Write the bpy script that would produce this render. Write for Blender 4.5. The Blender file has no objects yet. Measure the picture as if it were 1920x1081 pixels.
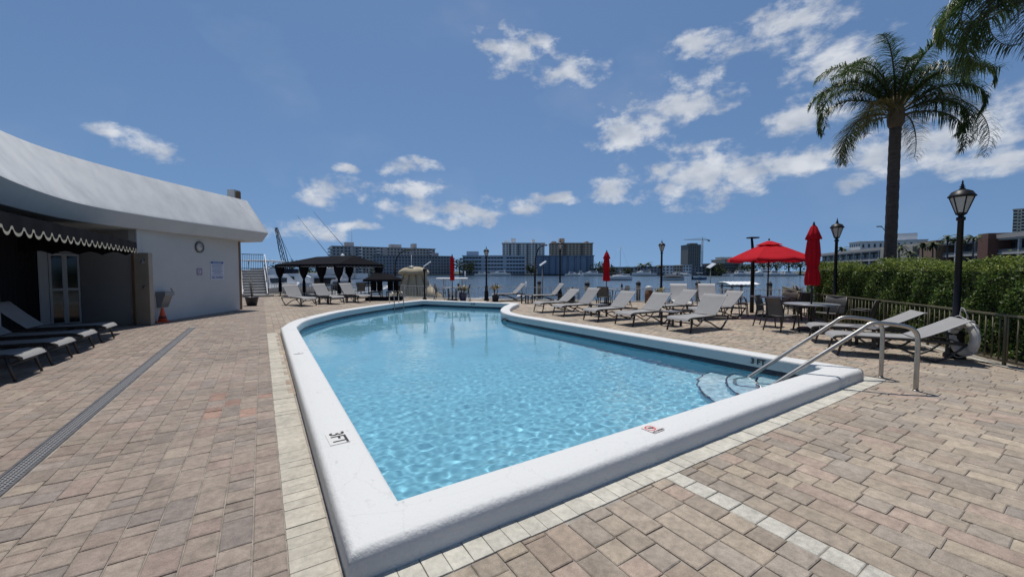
import bpy, bmesh, math, random
import numpy as np
from mathutils import Vector, Matrix
R = math.radians
random.seed(7)
sc = bpy.context.scene
COL = sc.collection

# ------------------------------------------------------------------ camera
YAW, PITCH = R(32.42), R(2.515)
cam = bpy.data.cameras.new('camera')
cam.sensor_width = 36.0
cam.lens = 13.875
cam.clip_start = 0.05
cam.clip_end = 9000
camo = bpy.data.objects.new('camera', cam)
COL.objects.link(camo)
camo.location = (0, 0, 1.6)
camo.rotation_euler = (R(90) - PITCH, 0, -YAW)
sc.camera = camo

# ------------------------------------------------------------------ light
EL = R(73.0)
SUN = Vector((0.36 * math.cos(EL), 0.933 * math.cos(EL), math.sin(EL))).normalized()
sun = bpy.data.lights.new('sun', 'SUN')
sun.energy = 4.2
sun.angle = R(0.53)
sun.color = (1.0, 0.955, 0.89)
suno = bpy.data.objects.new('sun', sun)
COL.objects.link(suno)
suno.rotation_euler = SUN.to_track_quat('Z', 'Y').to_euler()
suno.location = (0, 0, 60)
sun.cycles.is_caustics_light = True

sc.view_settings.view_transform = 'Standard'
sc.view_settings.look = 'None'
sc.view_settings.exposure = 0.0
sc.view_settings.gamma = 1.0
sc.cycles.use_denoising = True
sc.cycles.max_bounces = 8
sc.cycles.transparent_max_bounces = 12

# directions in the place: FW runs away from the camera over the pool, RT to the right of it
FWH = Vector((math.sin(YAW), math.cos(YAW)))
RTH = Vector((math.cos(YAW), -math.sin(YAW)))
def at(px, D):
    """plan position at forward distance D on the bearing of photo column px"""
    l = (px - 960) / 740 * D
    return (RTH.x * l + FWH.x * D, RTH.y * l + FWH.y * D)
def zat(py, D):
    """height of photo row py at forward distance D"""
    return 1.6 + (508 - py) * D / 740
FACE = -YAW          # rotation about z that turns a local -y front toward the viewer

# ------------------------------------------------------------------ world: clear sky with fair-weather cumulus
def build_world():
    w = bpy.data.worlds.new('World')
    sc.world = w
    w.use_nodes = True
    nt = w.node_tree
    N, L = nt.nodes, nt.links
    sky = N.new('ShaderNodeTexSky')
    sky.sky_type = 'NISHITA'
    sky.sun_disc = False
    sky.sun_elevation = EL
    sky.sun_rotation = math.atan2(0.36, 0.933)
    sky.altitude = 0
    sky.air_density = 1.0
    sky.dust_density = 0.3
    sky.ozone_density = 3.5
    tc = N.new('ShaderNodeTexCoord')
    sep = N.new('ShaderNodeSeparateXYZ')
    L.new(tc.outputs['Generated'], sep.inputs[0])
    def M(op, a, b=None, c=None, clamp=False):
        n = N.new('ShaderNodeMath'); n.operation = op; n.use_clamp = clamp
        for i, v in enumerate((a, b, c)):
            if v is None: continue
            if isinstance(v, (int, float)): n.inputs[i].default_value = v
            else: L.new(v, n.inputs[i])
        return n.outputs[0]
    def V(op, a, b):
        n = N.new('ShaderNodeVectorMath'); n.operation = op
        for i, v in enumerate((a, b)):
            if v is None: continue
            if isinstance(v, (tuple, list)): n.inputs[i].default_value = v
            else: L.new(v, n.inputs[i])
        return n
    # lift the part of the sky just over the horizon so that it stays blue, as over open water
    zc = M('MAXIMUM', sep.outputs[2], 0.0)
    zl = M('ADD', M('MULTIPLY', zc, 0.78), 0.22)
    cmb = N.new('ShaderNodeCombineXYZ')
    L.new(sep.outputs[0], cmb.inputs[0]); L.new(sep.outputs[1], cmb.inputs[1]); L.new(zl, cmb.inputs[2])
    nrm = V('NORMALIZE', cmb.outputs[0], None)
    L.new(nrm.outputs[0], sky.inputs[0])
    az = M('ARCTAN2', sep.outputs[0], sep.outputs[1])
    hor = M('SQRT', M('ADD', M('MULTIPLY', sep.outputs[0], sep.outputs[0]), M('MULTIPLY', sep.outputs[1], sep.outputs[1])))
    te = M('DIVIDE', sep.outputs[2], M('MAXIMUM', hor, 0.02))
    uv = N.new('ShaderNodeCombineXYZ')
    L.new(az, uv.inputs[0]); L.new(te, uv.inputs[1])
    # cloud banks: bearing / elevation centre and half size
    def ang(px, py):
        v = Vector(((px - 960) / 740, 1.0, -(py - 540.5) / 740))
        y = v.y * math.cos(PITCH) + v.z * math.sin(PITCH)
        z = -v.y * math.sin(PITCH) + v.z * math.cos(PITCH)
        return math.atan2(v.x, y) + YAW, z / math.hypot(v.x, y)
    banks = [(272, 278, 70, 30), (208, 246, 50, 18), (965, 95, 80, 48), (1065, 140, 70, 34), (1285, 190, 100, 52),
             (1190, 235, 95, 62), (1300, 328, 165, 60), (1135, 357, 48, 26), (850, 396, 165, 30), (765, 312, 52, 20),
             (630, 362, 80, 32), (785, 356, 62, 24), (1035, 372, 55, 14), (575, 432, 90, 20), (1325, 85, 90, 36),
             (1500, 40, 130, 62), (1565, 125, 130, 70), (1500, 228, 110, 40), (1500, 305, 120, 38), (1680, 285, 220, 60),
             (1850, 225, 140, 70), (1860, 305, 170, 34), (640, 315, 30, 12), (660, 425, 50, 12)]
    # the same kind of banks go on outside the picture
    rr = random.Random(5)
    extra = []
    for k in range(16):
        a = YAW + R(75) + k * R(210) / 16
        e = rr.uniform(0.08, 0.75)
        extra.append((a, e, rr.uniform(.10, .24), rr.uniform(.03, .09)))
    nw = N.new('ShaderNodeTexNoise'); nw.inputs['Scale'].default_value = 7; nw.inputs['Detail'].default_value = 5
    L.new(uv.outputs[0], nw.inputs['Vector'])
    wv = V('MULTIPLY', V('SUBTRACT', nw.outputs['Color'], (.5, .5, .5)).outputs[0], (.085, .05, 0))
    uvw = V('ADD', uv.outputs[0], wv.outputs[0])
    acc = None
    lst = []
    for (px, py, rx, ry) in banks:
        a, e = ang(px, py)
        a2, e2 = ang(px + rx, py)
        _, e3 = ang(px, py - ry)
        lst.append((a, e, abs(a2 - a) * 1.30, abs(e3 - e) * 1.32))
    for (a, e, ra, re) in lst + extra:
        if a > math.pi: a -= 2 * math.pi
        s = V('SUBTRACT', uvw.outputs[0], (a, e, 0))
        s = V('MULTIPLY', s.outputs[0], (1 / ra, 1 / re, 0))
        ln = V('LENGTH', s.outputs[0], None).outputs['Value']
        m = M('SUBTRACT', 1.0, ln, clamp=True)
        acc = m if acc is None else M('MAXIMUM', acc, m)
    # ragged edges
    stretch = V('MULTIPLY', uv.outputs[0], (1.0, 1.45, 1.0))
    n1 = N.new('ShaderNodeTexNoise'); n1.inputs['Scale'].default_value = 14; n1.inputs['Detail'].default_value = 9
    n1.inputs['Roughness'].default_value = 0.60; n1.inputs['Distortion'].default_value = 0.12
    L.new(stretch.outputs[0], n1.inputs['Vector'])
    n2 = N.new('ShaderNodeTexNoise'); n2.inputs['Scale'].default_value = 2.6; n2.inputs['Detail'].default_value = 6
    L.new(stretch.outputs[0], n2.inputs['Vector'])
    m = M('POWER', acc, 0.62)
    d = M('ADD', M('MULTIPLY', m, 1.30), M('MULTIPLY', M('SUBTRACT', n1.outputs[0], 0.5), 3.1))
    d = M('SUBTRACT', d, 0.50)
    mr = N.new('ShaderNodeMapRange'); mr.interpolation_type = 'SMOOTHSTEP'
    mr.inputs['From Min'].default_value = 0.0; mr.inputs['From Max'].default_value = 0.85
    L.new(d, mr.inputs['Value'])
    edge = M('MULTIPLY', acc, 7.0, clamp=True)
    dens = M('MULTIPLY', M('MULTIPLY', mr.outputs[0], edge), 0.93)
    # thin veil
    veil = M('MULTIPLY', M('SUBTRACT', n2.outputs[0], 0.52, clamp=True), 0.55)
    dens = M('MAXIMUM', dens, veil)
    n3 = N.new('ShaderNodeTexNoise'); n3.inputs['Scale'].default_value = 13; n3.inputs['Detail'].default_value = 6
    off = V('ADD', stretch.outputs[0], (0.0, 0.05, 0.3))
    L.new(off.outputs[0], n3.inputs['Vector'])
    cr = N.new('ShaderNodeMapRange'); cr.inputs['From Min'].default_value = .35; cr.inputs['From Max'].default_value = .65
    L.new(n3.outputs[0], cr.inputs['Value'])
    cc = N.new('ShaderNodeMix'); cc.data_type = 'RGBA'
    cc.inputs['A'].default_value = (.42, .47, .56, 1); cc.inputs['B'].default_value = (.70, .73, .78, 1)
    L.new(cr.outputs[0], cc.inputs['Factor'])
    b1 = N['Background']; b1.inputs[1].default_value = 0.088
    tint = N.new('ShaderNodeMix'); tint.data_type = 'RGBA'; tint.blend_type = 'MULTIPLY'; tint.inputs['Factor'].default_value = 1
    tint.inputs['B'].default_value = (0.93, 1.03, 1.07, 1)
    L.new(sky.outputs[0], tint.inputs['A'])
    L.new(tint.outputs['Result'], b1.inputs[0])
    b2 = N.new('ShaderNodeBackground'); L.new(cc.outputs['Result'], b2.inputs[0])
    mx = N.new('ShaderNodeMixShader')
    L.new(dens, mx.inputs[0]); L.new(b1.outputs[0], mx.inputs[1]); L.new(b2.outputs[0], mx.inputs[2])
    L.new(mx.outputs[0], N['World Output'].inputs[0])
build_world()

# ------------------------------------------------------------------ materials
MATS = {}
def mat(name, col, rough=0.6, metal=0.0, var=0.0, scale=6.0, bump=0.0, bscale=80.0, col2=None, spec=None, coat=0.0, detail=6, stretch=None, trans=0.0):
    if name in MATS: return MATS[name]
    m = bpy.data.materials.new(name); m.use_nodes = True
    nt = m.node_tree; N, L = nt.nodes, nt.links
    b = N['Principled BSDF']
    b.inputs['Roughness'].default_value = rough
    b.inputs['Metallic'].default_value = metal
    if spec is not None: b.inputs['Specular IOR Level'].default_value = spec
    if coat: b.inputs['Coat Weight'].default_value = coat
    b.inputs['Base Color'].default_value = (*col, 1)
    tc = N.new('ShaderNodeTexCoord')
    vec = tc.outputs['Object']
    if stretch:
        mp = N.new('ShaderNodeMapping'); mp.inputs['Scale'].default_value = stretch
        L.new(vec, mp.inputs[0]); vec = mp.outputs[0]
    if var > 0 or col2:
        n = N.new('ShaderNodeTexNoise'); n.inputs['Scale'].default_value = scale; n.inputs['Detail'].default_value = detail
        n.inputs['Roughness'].default_value = .6
        L.new(vec, n.inputs['Vector'])
        mr = N.new('ShaderNodeMapRange'); mr.inputs['From Min'].default_value = .3; mr.inputs['From Max'].default_value = .7
        L.new(n.outputs[0], mr.inputs['Value'])
        mx = N.new('ShaderNodeMix'); mx.data_type = 'RGBA'
        c2 = col2 if col2 else tuple(c * (1 - var) for c in col)
        c1 = col if col2 else tuple(min(1, c * (1 + var * .5)) for c in col)
        mx.inputs['A'].default_value = (*c2, 1); mx.inputs['B'].default_value = (*c1, 1)
        L.new(mr.outputs[0], mx.inputs['Factor']); L.new(mx.outputs['Result'], b.inputs['Base Color'])
    if bump > 0:
        n = N.new('ShaderNodeTexNoise'); n.inputs['Scale'].default_value = bscale; n.inputs['Detail'].default_value = 5
        L.new(vec, n.inputs['Vector'])
        bp = N.new('ShaderNodeBump'); bp.inputs['Strength'].default_value = bump; bp.inputs['Distance'].default_value = 0.02
        L.new(n.outputs[0], bp.inputs['Height']); L.new(bp.outputs[0], b.inputs['Normal'])
    MATS[name] = m
    return m

def attr_mat(name, rough=.85, speckle=.25, sscale=90., bump=.25, stain=0.0, attr='Col', spec=.3, bscale=140., transl=0.0):
    """colour of each piece from its own colour attribute, with grain"""
    m = bpy.data.materials.new(name); m.use_nodes = True
    nt = m.node_tree; N, L = nt.nodes, nt.links
    b = N['Principled BSDF']; b.inputs['Roughness'].default_value = rough; b.inputs['Specular IOR Level'].default_value = spec
    a = N.new('ShaderNodeAttribute'); a.attribute_name = attr
    geo = N.new('ShaderNodeNewGeometry')
    n = N.new('ShaderNodeTexNoise'); n.inputs['Scale'].default_value = sscale; n.inputs['Detail'].default_value = 4
    L.new(geo.outputs['Position'], n.inputs['Vector'])
    mr = N.new('ShaderNodeMapRange'); mr.inputs['From Min'].default_value = .3; mr.inputs['From Max'].default_value = .7
    mr.inputs['To Min'].default_value = 1 - speckle; mr.inputs['To Max'].default_value = 1 + speckle
    L.new(n.outputs[0], mr.inputs['Value'])
    mul = N.new('ShaderNodeVectorMath'); mul.operation = 'SCALE'
    L.new(a.outputs['Color'], mul.inputs[0]); L.new(mr.outputs[0], mul.inputs['Scale'])
    out = mul.outputs[0]
    if stain:
        for sc_, lo in ((26.0, 1 - stain), (9.0, 1 - stain), (0.9, 1 - stain * .8)):
            n2 = N.new('ShaderNodeTexNoise'); n2.inputs['Scale'].default_value = sc_; n2.inputs['Detail'].default_value = 6
            L.new(geo.outputs['Position'], n2.inputs['Vector'])
            m2 = N.new('ShaderNodeMapRange'); m2.inputs['From Min'].default_value = .32; m2.inputs['From Max'].default_value = .62
            m2.inputs['To Min'].default_value = lo; m2.inputs['To Max'].default_value = 1.06
            L.new(n2.outputs[0], m2.inputs['Value'])
            ml = N.new('ShaderNodeVectorMath'); ml.operation = 'SCALE'
            L.new(out, ml.inputs[0]); L.new(m2.outputs[0], ml.inputs['Scale']); out = ml.outputs[0]
    L.new(out, b.inputs['Base Color'])
    if bump:
        nb = N.new('ShaderNodeTexNoise'); nb.inputs['Scale'].default_value = bscale; nb.inputs['Detail'].default_value = 4
        L.new(geo.outputs['Position'], nb.inputs['Vector'])
        bp = N.new('ShaderNodeBump'); bp.inputs['Strength'].default_value = bump; bp.inputs['Distance'].default_value = .01
        L.new(nb.outputs[0], bp.inputs['Height']); L.new(bp.outputs[0], b.inputs['Normal'])
    if transl: thin(m, transl, out)
    MATS[name] = m
    return m
def thin(m, f, col=None):
    """let light through a thin leaf or cloth"""
    N, L = m.node_tree.nodes, m.node_tree.links
    b = N['Principled BSDF']; t = N.new('ShaderNodeBsdfTranslucent'); mx = N.new('ShaderNodeMixShader')
    mx.inputs[0].default_value = f
    if col is None and b.inputs['Base Color'].is_linked: col = b.inputs['Base Color'].links[0].from_socket
    if col is not None: L.new(col, t.inputs[0])
    else: t.inputs[0].default_value = b.inputs['Base Color'].default_value
    L.new(b.outputs[0], mx.inputs[1]); L.new(t.outputs[0], mx.inputs[2]); L.new(mx.outputs[0], N['Material Output'].inputs[0])

# ------------------------------------------------------------------ mesh helpers
def tag(o, label=None, cat=None, group=None, kind=None):
    if label: o['label'] = label
    if cat: o['category'] = cat
    if group: o['group'] = group
    if kind: o['kind'] = kind
    return o
def empty(name, loc=(0, 0, 0), rz=0.0, **k):
    o = bpy.data.objects.new(name, None); COL.objects.link(o)
    o.empty_display_size = .2
    o.location = loc; o.rotation_euler = (0, 0, rz)
    return tag(o, **k)
def link(name, me, parent=None, loc=None, rot=None):
    o = bpy.data.objects.new(name, me); COL.objects.link(o)
    if parent is not None: o.parent = parent
    if loc is not None: o.location = loc
    if rot is not None: o.rotation_euler = rot
    return o
def copy_tree(o, parent=None):
    c = o.copy(); COL.objects.link(c); c.parent = parent
    for ch in list(o.children): copy_tree(ch, c)
    return c

class MB:
    def __init__(s): s.v = []; s.f = []; s.sm = []
    def add(s, vs, fs, smooth=False):
        n = len(s.v); s.v += [tuple(v) for v in vs]
        for f in fs: s.f.append(tuple(i + n for i in f)); s.sm.append(smooth)
        return s
    def box(s, x0, x1, y0, y1, z0, z1, M=None, bev=0.0):
        if bev > 0 and min(x1 - x0, y1 - y0, z1 - z0) > 2 * bev:
            b = bev; vs = []; fs = []
            for (zz, ins) in ((z0, b), (z0 + b, 0), (z1 - b, 0), (z1, b)):
                i = ins
                vs += [(x0 + i, y0 + i, zz), (x1 - i, y0 + i, zz), (x1 - i, y1 - i, zz), (x0 + i, y1 - i, zz)]
            fs = [(3, 2, 1, 0), (12, 13, 14, 15)]
            for k in range(3):
                for j in range(4):
                    a, c = k * 4 + j, k * 4 + (j + 1) % 4
                    fs.append((a, c, c + 4, a + 4))
        else:
            vs = [(x0, y0, z0), (x1, y0, z0), (x1, y1, z0), (x0, y1, z0), (x0, y0, z1), (x1, y0, z1), (x1, y1, z1), (x0, y1, z1)]
            fs = [(3, 2, 1, 0), (4, 5, 6, 7), (0, 1, 5, 4), (1, 2, 6, 5), (2, 3, 7, 6), (3, 0, 4, 7)]
        if M is not None: vs = [tuple(M @ Vector(v)) for v in vs]
        return s.add(vs, fs)
    def prism(s, poly, z0, z1, z1s=None):
        n = len(poly)
        vs = [(p[0], p[1], z0) for p in poly] + [(p[0], p[1], (z1s[i] if z1s else z1)) for i, p in enumerate(poly)]
        a = sum(poly[i][0] * poly[(i + 1) % n][1] - poly[(i + 1) % n][0] * poly[i][1] for i in range(n))
        fs = [tuple(range(n - 1, -1, -1)), tuple(range(n, 2 * n))] + [(i, (i + 1) % n, (i + 1) % n + n, i + n) for i in range(n)]
        if a < 0: fs = [f[::-1] for f in fs]
        return s.add(vs, fs)
    def tube(s, pts, r, n=8, cap=True, smooth=True, flat=1.0, up=(0, 0, 1)):
        """round or flattened bar along a polyline; r may be a list"""
        P = [Vector(p) for p in pts]
        rs = r if isinstance(r, (list, tuple)) else [r] * len(P)
        vs = []; fs = []
        U = Vector(up)
        px = None
        for i, p in enumerate(P):
            if i == 0: t = P[1] - P[0]
            elif i == len(P) - 1: t = P[-1] - P[-2]
            else: t = (P[i + 1] - P[i]).normalized() + (P[i] - P[i - 1]).normalized()
            t.normalize()
            if px is None:
                a = U if abs(t.dot(U)) < .95 else Vector((1, 0, 0))
                px = t.cross(a).normalized()
            else:
                px = (px - t * px.dot(t)).normalized()
            py = t.cross(px)
            for k in range(n):
                an = 2 * math.pi * (k + .5) / n
                vs.append(p + px * math.cos(an) * rs[i] + py * math.sin(an) * rs[i] * flat)
        for i in range(len(P) - 1):
            for k in range(n):
                a = i * n + k; b = i * n + (k + 1) % n
                fs.append((a, b, b + n, a + n))
        if cap:
            fs.append(tuple(range(n - 1, -1, -1))); fs.append(tuple(range((len(P) - 1) * n, len(P) * n)))
        s.add(vs, fs, smooth)
        return s
    def lathe(s, prof, n=16, c=(0, 0, 0), smooth=True, M=None):
        vs = []; fs = []
        for (r, z) in prof:
            for k in range(n):
                a = 2 * math.pi * (k + .5) / n
                vs.append(Vector((c[0] + r * math.cos(a), c[1] + r * math.sin(a), c[2] + z)))
        if M is not None: vs = [M @ v for v in vs]
        for i in range(len(prof) - 1):
            for k in range(n):
                a = i * n + k; b = i * n + (k + 1) % n
                fs.append((a, b, b + n, a + n))
        fs.append(tuple(range(n - 1, -1, -1))); fs.append(tuple(range((len(prof) - 1) * n, len(prof) * n)))
        return s.add(vs, fs, smooth)
    def grid(s, rows, smooth=True, closed=False):
        """rows: list of equal-length lists of points"""
        n = len(rows[0]); vs = [p for r in rows for p in r]; fs = []
        for i in range(len(rows) - 1):
            for k in range(n if closed else n - 1):
                a = i * n + k; b = i * n + (k + 1) % n
                fs.append((a, b, b + n, a + n))
        return s.add(vs, fs, smooth)
    def slab(s, rows, th, smooth=True):
        """a thin sheet with thickness th downwards along its normal (approx -z/normal)"""
        n = len(rows[0]); m = len(rows)
        top = [[Vector(p) for p in r] for r in rows]
        bot = []
        for i in range(m):
            rr = []
            for k in range(n):
                du = top[min(i + 1, m - 1)][k] - top[max(i - 1, 0)][k]
                dv = top[i][min(k + 1, n - 1)] - top[i][max(k - 1, 0)]
                nn = du.cross(dv)
                if nn.length > 0: nn.normalize()
                rr.append(top[i][k] - nn * th)
            bot.append(rr)
        s.grid(top, smooth)
        s.grid([r[::-1] for r in bot], smooth)
        for (A, B) in ((top[0], bot[0]), (bot[-1], top[-1])):
            s.grid([B, A], False)
        s.grid([[top[i][0] for i in range(m)], [bot[i][0] for i in range(m)]], False)
        s.grid([[bot[i][-1] for i in range(m)], [top[i][-1] for i in range(m)]], False)
        return s
    def mesh(s, name, m=None):
        me = bpy.data.meshes.new(name)
        me.from_pydata([tuple(v) for v in s.v], [], s.f)
        me.polygons.foreach_set('use_smooth', s.sm)
        if m is not None: me.materials.append(m)
        me.update()
        return me
    def build(s, name, m=None, parent=None, loc=None, rot=None):
        return link(name, s.mesh(name, m), parent, loc, rot)

def np_mesh(name, V, F, m=None, smooth=False, col=None):
    """fast mesh from numpy; F all quads or all tris; col per face colour"""
    V = np.asarray(V, dtype=np.float32); F = np.asarray(F, dtype=np.int32)
    me = bpy.data.meshes.new(name)
    nv, nf, k = len(V), len(F), F.shape[1]
    me.vertices.add(nv); me.vertices.foreach_set('co', V.ravel())
    me.loops.add(nf * k); me.loops.foreach_set('vertex_index', F.ravel())
    me.polygons.add(nf); me.polygons.foreach_set('loop_start', np.arange(0, nf * k, k, dtype=np.int32))
    me.polygons.foreach_set('loop_total', np.full(nf, k, dtype=np.int32))
    me.polygons.foreach_set('use_smooth', np.full(nf, smooth))
    if col is not None:
        a = me.attributes.new('Col', 'FLOAT_COLOR', 'FACE')
        c = np.ones((nf, 4), dtype=np.float32); c[:, :3] = col
        a.data.foreach_set('color', c.ravel())
    me.update(); me.validate()
    if m is not None: me.materials.append(m)
    return me

def text_mesh(body, size, m, name='lettering', extrude=0.0005, align='CENTER', bold=0.0):
    cu = bpy.data.curves.new('lettering_curve', 'FONT')
    cu.body = body; cu.size = size; cu.align_x = align; cu.align_y = 'CENTER'; cu.extrude = extrude; cu.offset = bold
    cu.resolution_u = 3
    ob = bpy.data.objects.new('tmp', cu); COL.objects.link(ob)
    bpy.context.view_layer.update()
    dg = bpy.context.evaluated_depsgraph_get()
    me = bpy.data.meshes.new_from_object(ob.evaluated_get(dg))
    bpy.data.objects.remove(ob)
    me.name = name
    me.materials.clear(); me.materials.append(m)
    return me

def catmull(P, n=8, closed=False):
    P = [Vector(p) for p in P]; out = []
    L = len(P)
    for i in range(L if closed else L - 1):
        if closed: a, b, c, d = P[i - 1], P[i], P[(i + 1) % L], P[(i + 2) % L]
        else: a, b, c, d = P[max(i - 1, 0)], P[i], P[i + 1], P[min(i + 2, L - 1)]
        for k in range(n):
            t = k / n
            out.append(.5 * ((2 * b) + (c - a) * t + (2 * a - 5 * b + 4 * c - d) * t * t + (3 * b - a - 3 * c + d) * t ** 3))
    if not closed: out.append(P[-1])
    return out
def offset_poly(P, d, closed=True):
    """mitred offset; positive d = to the right of travel (outside of a ccw loop)"""
    P = [Vector((p[0], p[1])) for p in P]; n = len(P); out = []
    for i in range(n):
        if closed or 0 < i < n - 1:
            a = (P[i] - P[i - 1]).normalized(); b = (P[(i + 1) % n] - P[i]).normalized()
        elif i == 0: a = b = (P[1] - P[0]).normalized()
        else: a = b = (P[-1] - P[-2]).normalized()
        na = Vector((a.y, -a.x)); nb = Vector((b.y, -b.x))
        m = na + nb
        if m.length < 1e-6: m = na
        m.normalize()
        out.append(P[i] + m * (d / max(.35, m.dot(na))))
    return out
def inside(P, x, y):
    x = np.asarray(x); y = np.asarray(y); r = np.zeros(x.shape, bool); n = len(P)
    for i in range(n):
        x0, y0 = P[i][0], P[i][1]; x1, y1 = P[(i + 1) % n][0], P[(i + 1) % n][1]
        if y0 == y1: continue
        c = ((y0 > y) != (y1 > y)) & (x < (x1 - x0) * (y - y0) / (y1 - y0) + x0)
        r ^= c
    return r
def sheet(name, loops, z, m):
    """flat sheet with holes (first loop outside)"""
    cu = bpy.data.curves.new('sheet_curve', 'CURVE'); cu.dimensions = '2D'; cu.fill_mode = 'BOTH'
    for lp in loops:
        sp = cu.splines.new('POLY'); sp.points.add(len(lp) - 1); sp.use_cyclic_u = True
        for i, p in enumerate(lp): sp.points[i].co = (p[0], p[1], 0, 1)
    ob = bpy.data.objects.new('tmp', cu); COL.objects.link(ob)
    bpy.context.view_layer.update()
    me = bpy.data.meshes.new_from_object(ob.evaluated_get(bpy.context.evaluated_depsgraph_get()))
    bpy.data.objects.remove(ob)
    me.name = name
    me.materials.clear(); me.materials.append(m)
    for p in me.polygons:
        if p.normal.z < 0: me.flip_normals(); break
    return link(name, me, loc=(0, 0, z))
# ================================================================== the place: sea, deck, pool
INNER = [(0.70, 2.44), (7.10, 2.44), (7.05, 5.0), (6.97, 8.0)]
INNER += [(p.x, p.y) for p in catmull([(6.97, 8.0), (6.90, 10.3), (7.02, 11.5), (7.52, 12.65), (8.40, 13.85)], 6)][1:]
INNER += [(9.35, 14.85), (6.75, 18.75)]
INNER += [(p.x, p.y) for p in catmull([(6.75, 18.75), (5.55, 18.05), (3.94, 16.75), (2.55, 15.35), (1.70, 14.15), (1.05, 12.90), (0.74, 11.55)], 5)][1:]
COPW = 0.36
OUTER = offset_poly(INNER, COPW)

FENCE_FAR = [at(px, d) for px, d in ((1465, 19.25), (1354, 19.6), (1292, 20.06), (1170, 20.4), (1035, 21.5), (980, 21.8), (873, 22.4), (760, 23.9), (640, 25.8), (502, 27.4))]
FENCE_HEDGE = [at(1468, 19.1), (15.9, 6.2), (14.2, 4.3), (12.1, 2.35), (10.6, 1.15), (9.3, -.3), (8.2, -1.9)]
EDGE = offset_poly(FENCE_FAR, .3, closed=False)
DECK = [(-40, -30), (32, -30), (34, -6), (26.5, 4.2)] + [(p.x, p.y) for p in EDGE] + [(-1.6, 31.5), (-14, 36), (-40, 44)]

# ---- sea to the horizon
def sea_material():
    m = bpy.data.materials.new('sea_water'); m.use_nodes = True
    nt = m.node_tree; N, L = nt.nodes, nt.links
    b = N['Principled BSDF']
    b.inputs['Base Color'].default_value = (.060, .095, .135, 1); b.inputs['Roughness'].default_value = .12; b.inputs['IOR'].default_value = 1.33
    geo = N.new('ShaderNodeNewGeometry')
    h = None
    for s, w in ((.9, .6), (3.0, .3), (.17, 1.2)):
        n = N.new('ShaderNodeTexNoise'); n.inputs['Scale'].default_value = s; n.inputs['Detail'].default_value = 4
        L.new(geo.outputs['Position'], n.inputs['Vector'])
        mm = N.new('ShaderNodeMath'); mm.operation = 'MULTIPLY'; mm.inputs[1].default_value = w; L.new(n.outputs[0], mm.inputs[0])
        if h is None: h = mm.outputs[0]
        else:
            ad = N.new('ShaderNodeMath'); ad.operation = 'ADD'; L.new(h, ad.inputs[0]); L.new(mm.outputs[0], ad.inputs[1]); h = ad.outputs[0]
    bp = N.new('ShaderNodeBump'); bp.inputs['Strength'].default_value = 1.0; bp.inputs['Distance'].default_value = .28
    L.new(h, bp.inputs['Height']); L.new(bp.outputs[0], b.inputs['Normal'])
    return m
SEA_Z = -1.35
mb = MB(); mb.add([(-7000, -7000, 0), (7000, -7000, 0), (7000, 7000, 0), (-7000, 7000, 0)], [(0, 1, 2, 3)])
tag(mb.build('water', sea_material(), loc=(0, 0, SEA_Z)), kind='structure')

# ---- deck: sand bed, seawall, pavers
sand = mat('joint_sand', (.30, .27, .235), .95, var=.40, scale=9, bump=.3, bscale=200)
deck = sheet('paved_deck', [DECK, [(p.x, p.y) for p in offset_poly(INNER, COPW * .5)]], -0.010, sand)
tag(deck, kind='structure')
conc = mat('seawall_concrete', (.38, .36, .32), .9, var=.3, scale=1.5, bump=.4, bscale=25)
mb = MB()
ed = [at(1620, 17.8)] + [(p.x, p.y) for p in EDGE] + [(-1.6, 31.5), (-14, 36)]
ed_in = [(p.x, p.y) for p in offset_poly(ed, -.35, closed=False)]
for i in range(len(ed) - 1):
    mb.add([(*ed[i], -3), (*ed[i + 1], -3), (*ed[i + 1], .02), (*ed[i], .02), (*ed_in[i], .02), (*ed_in[i + 1], .02)], [(0, 1, 2, 3), (3, 2, 5, 4)])
tag(mb.build('seawall', conc), 'grey concrete seawall edge under the white waterside railing', 'seawall')

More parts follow.
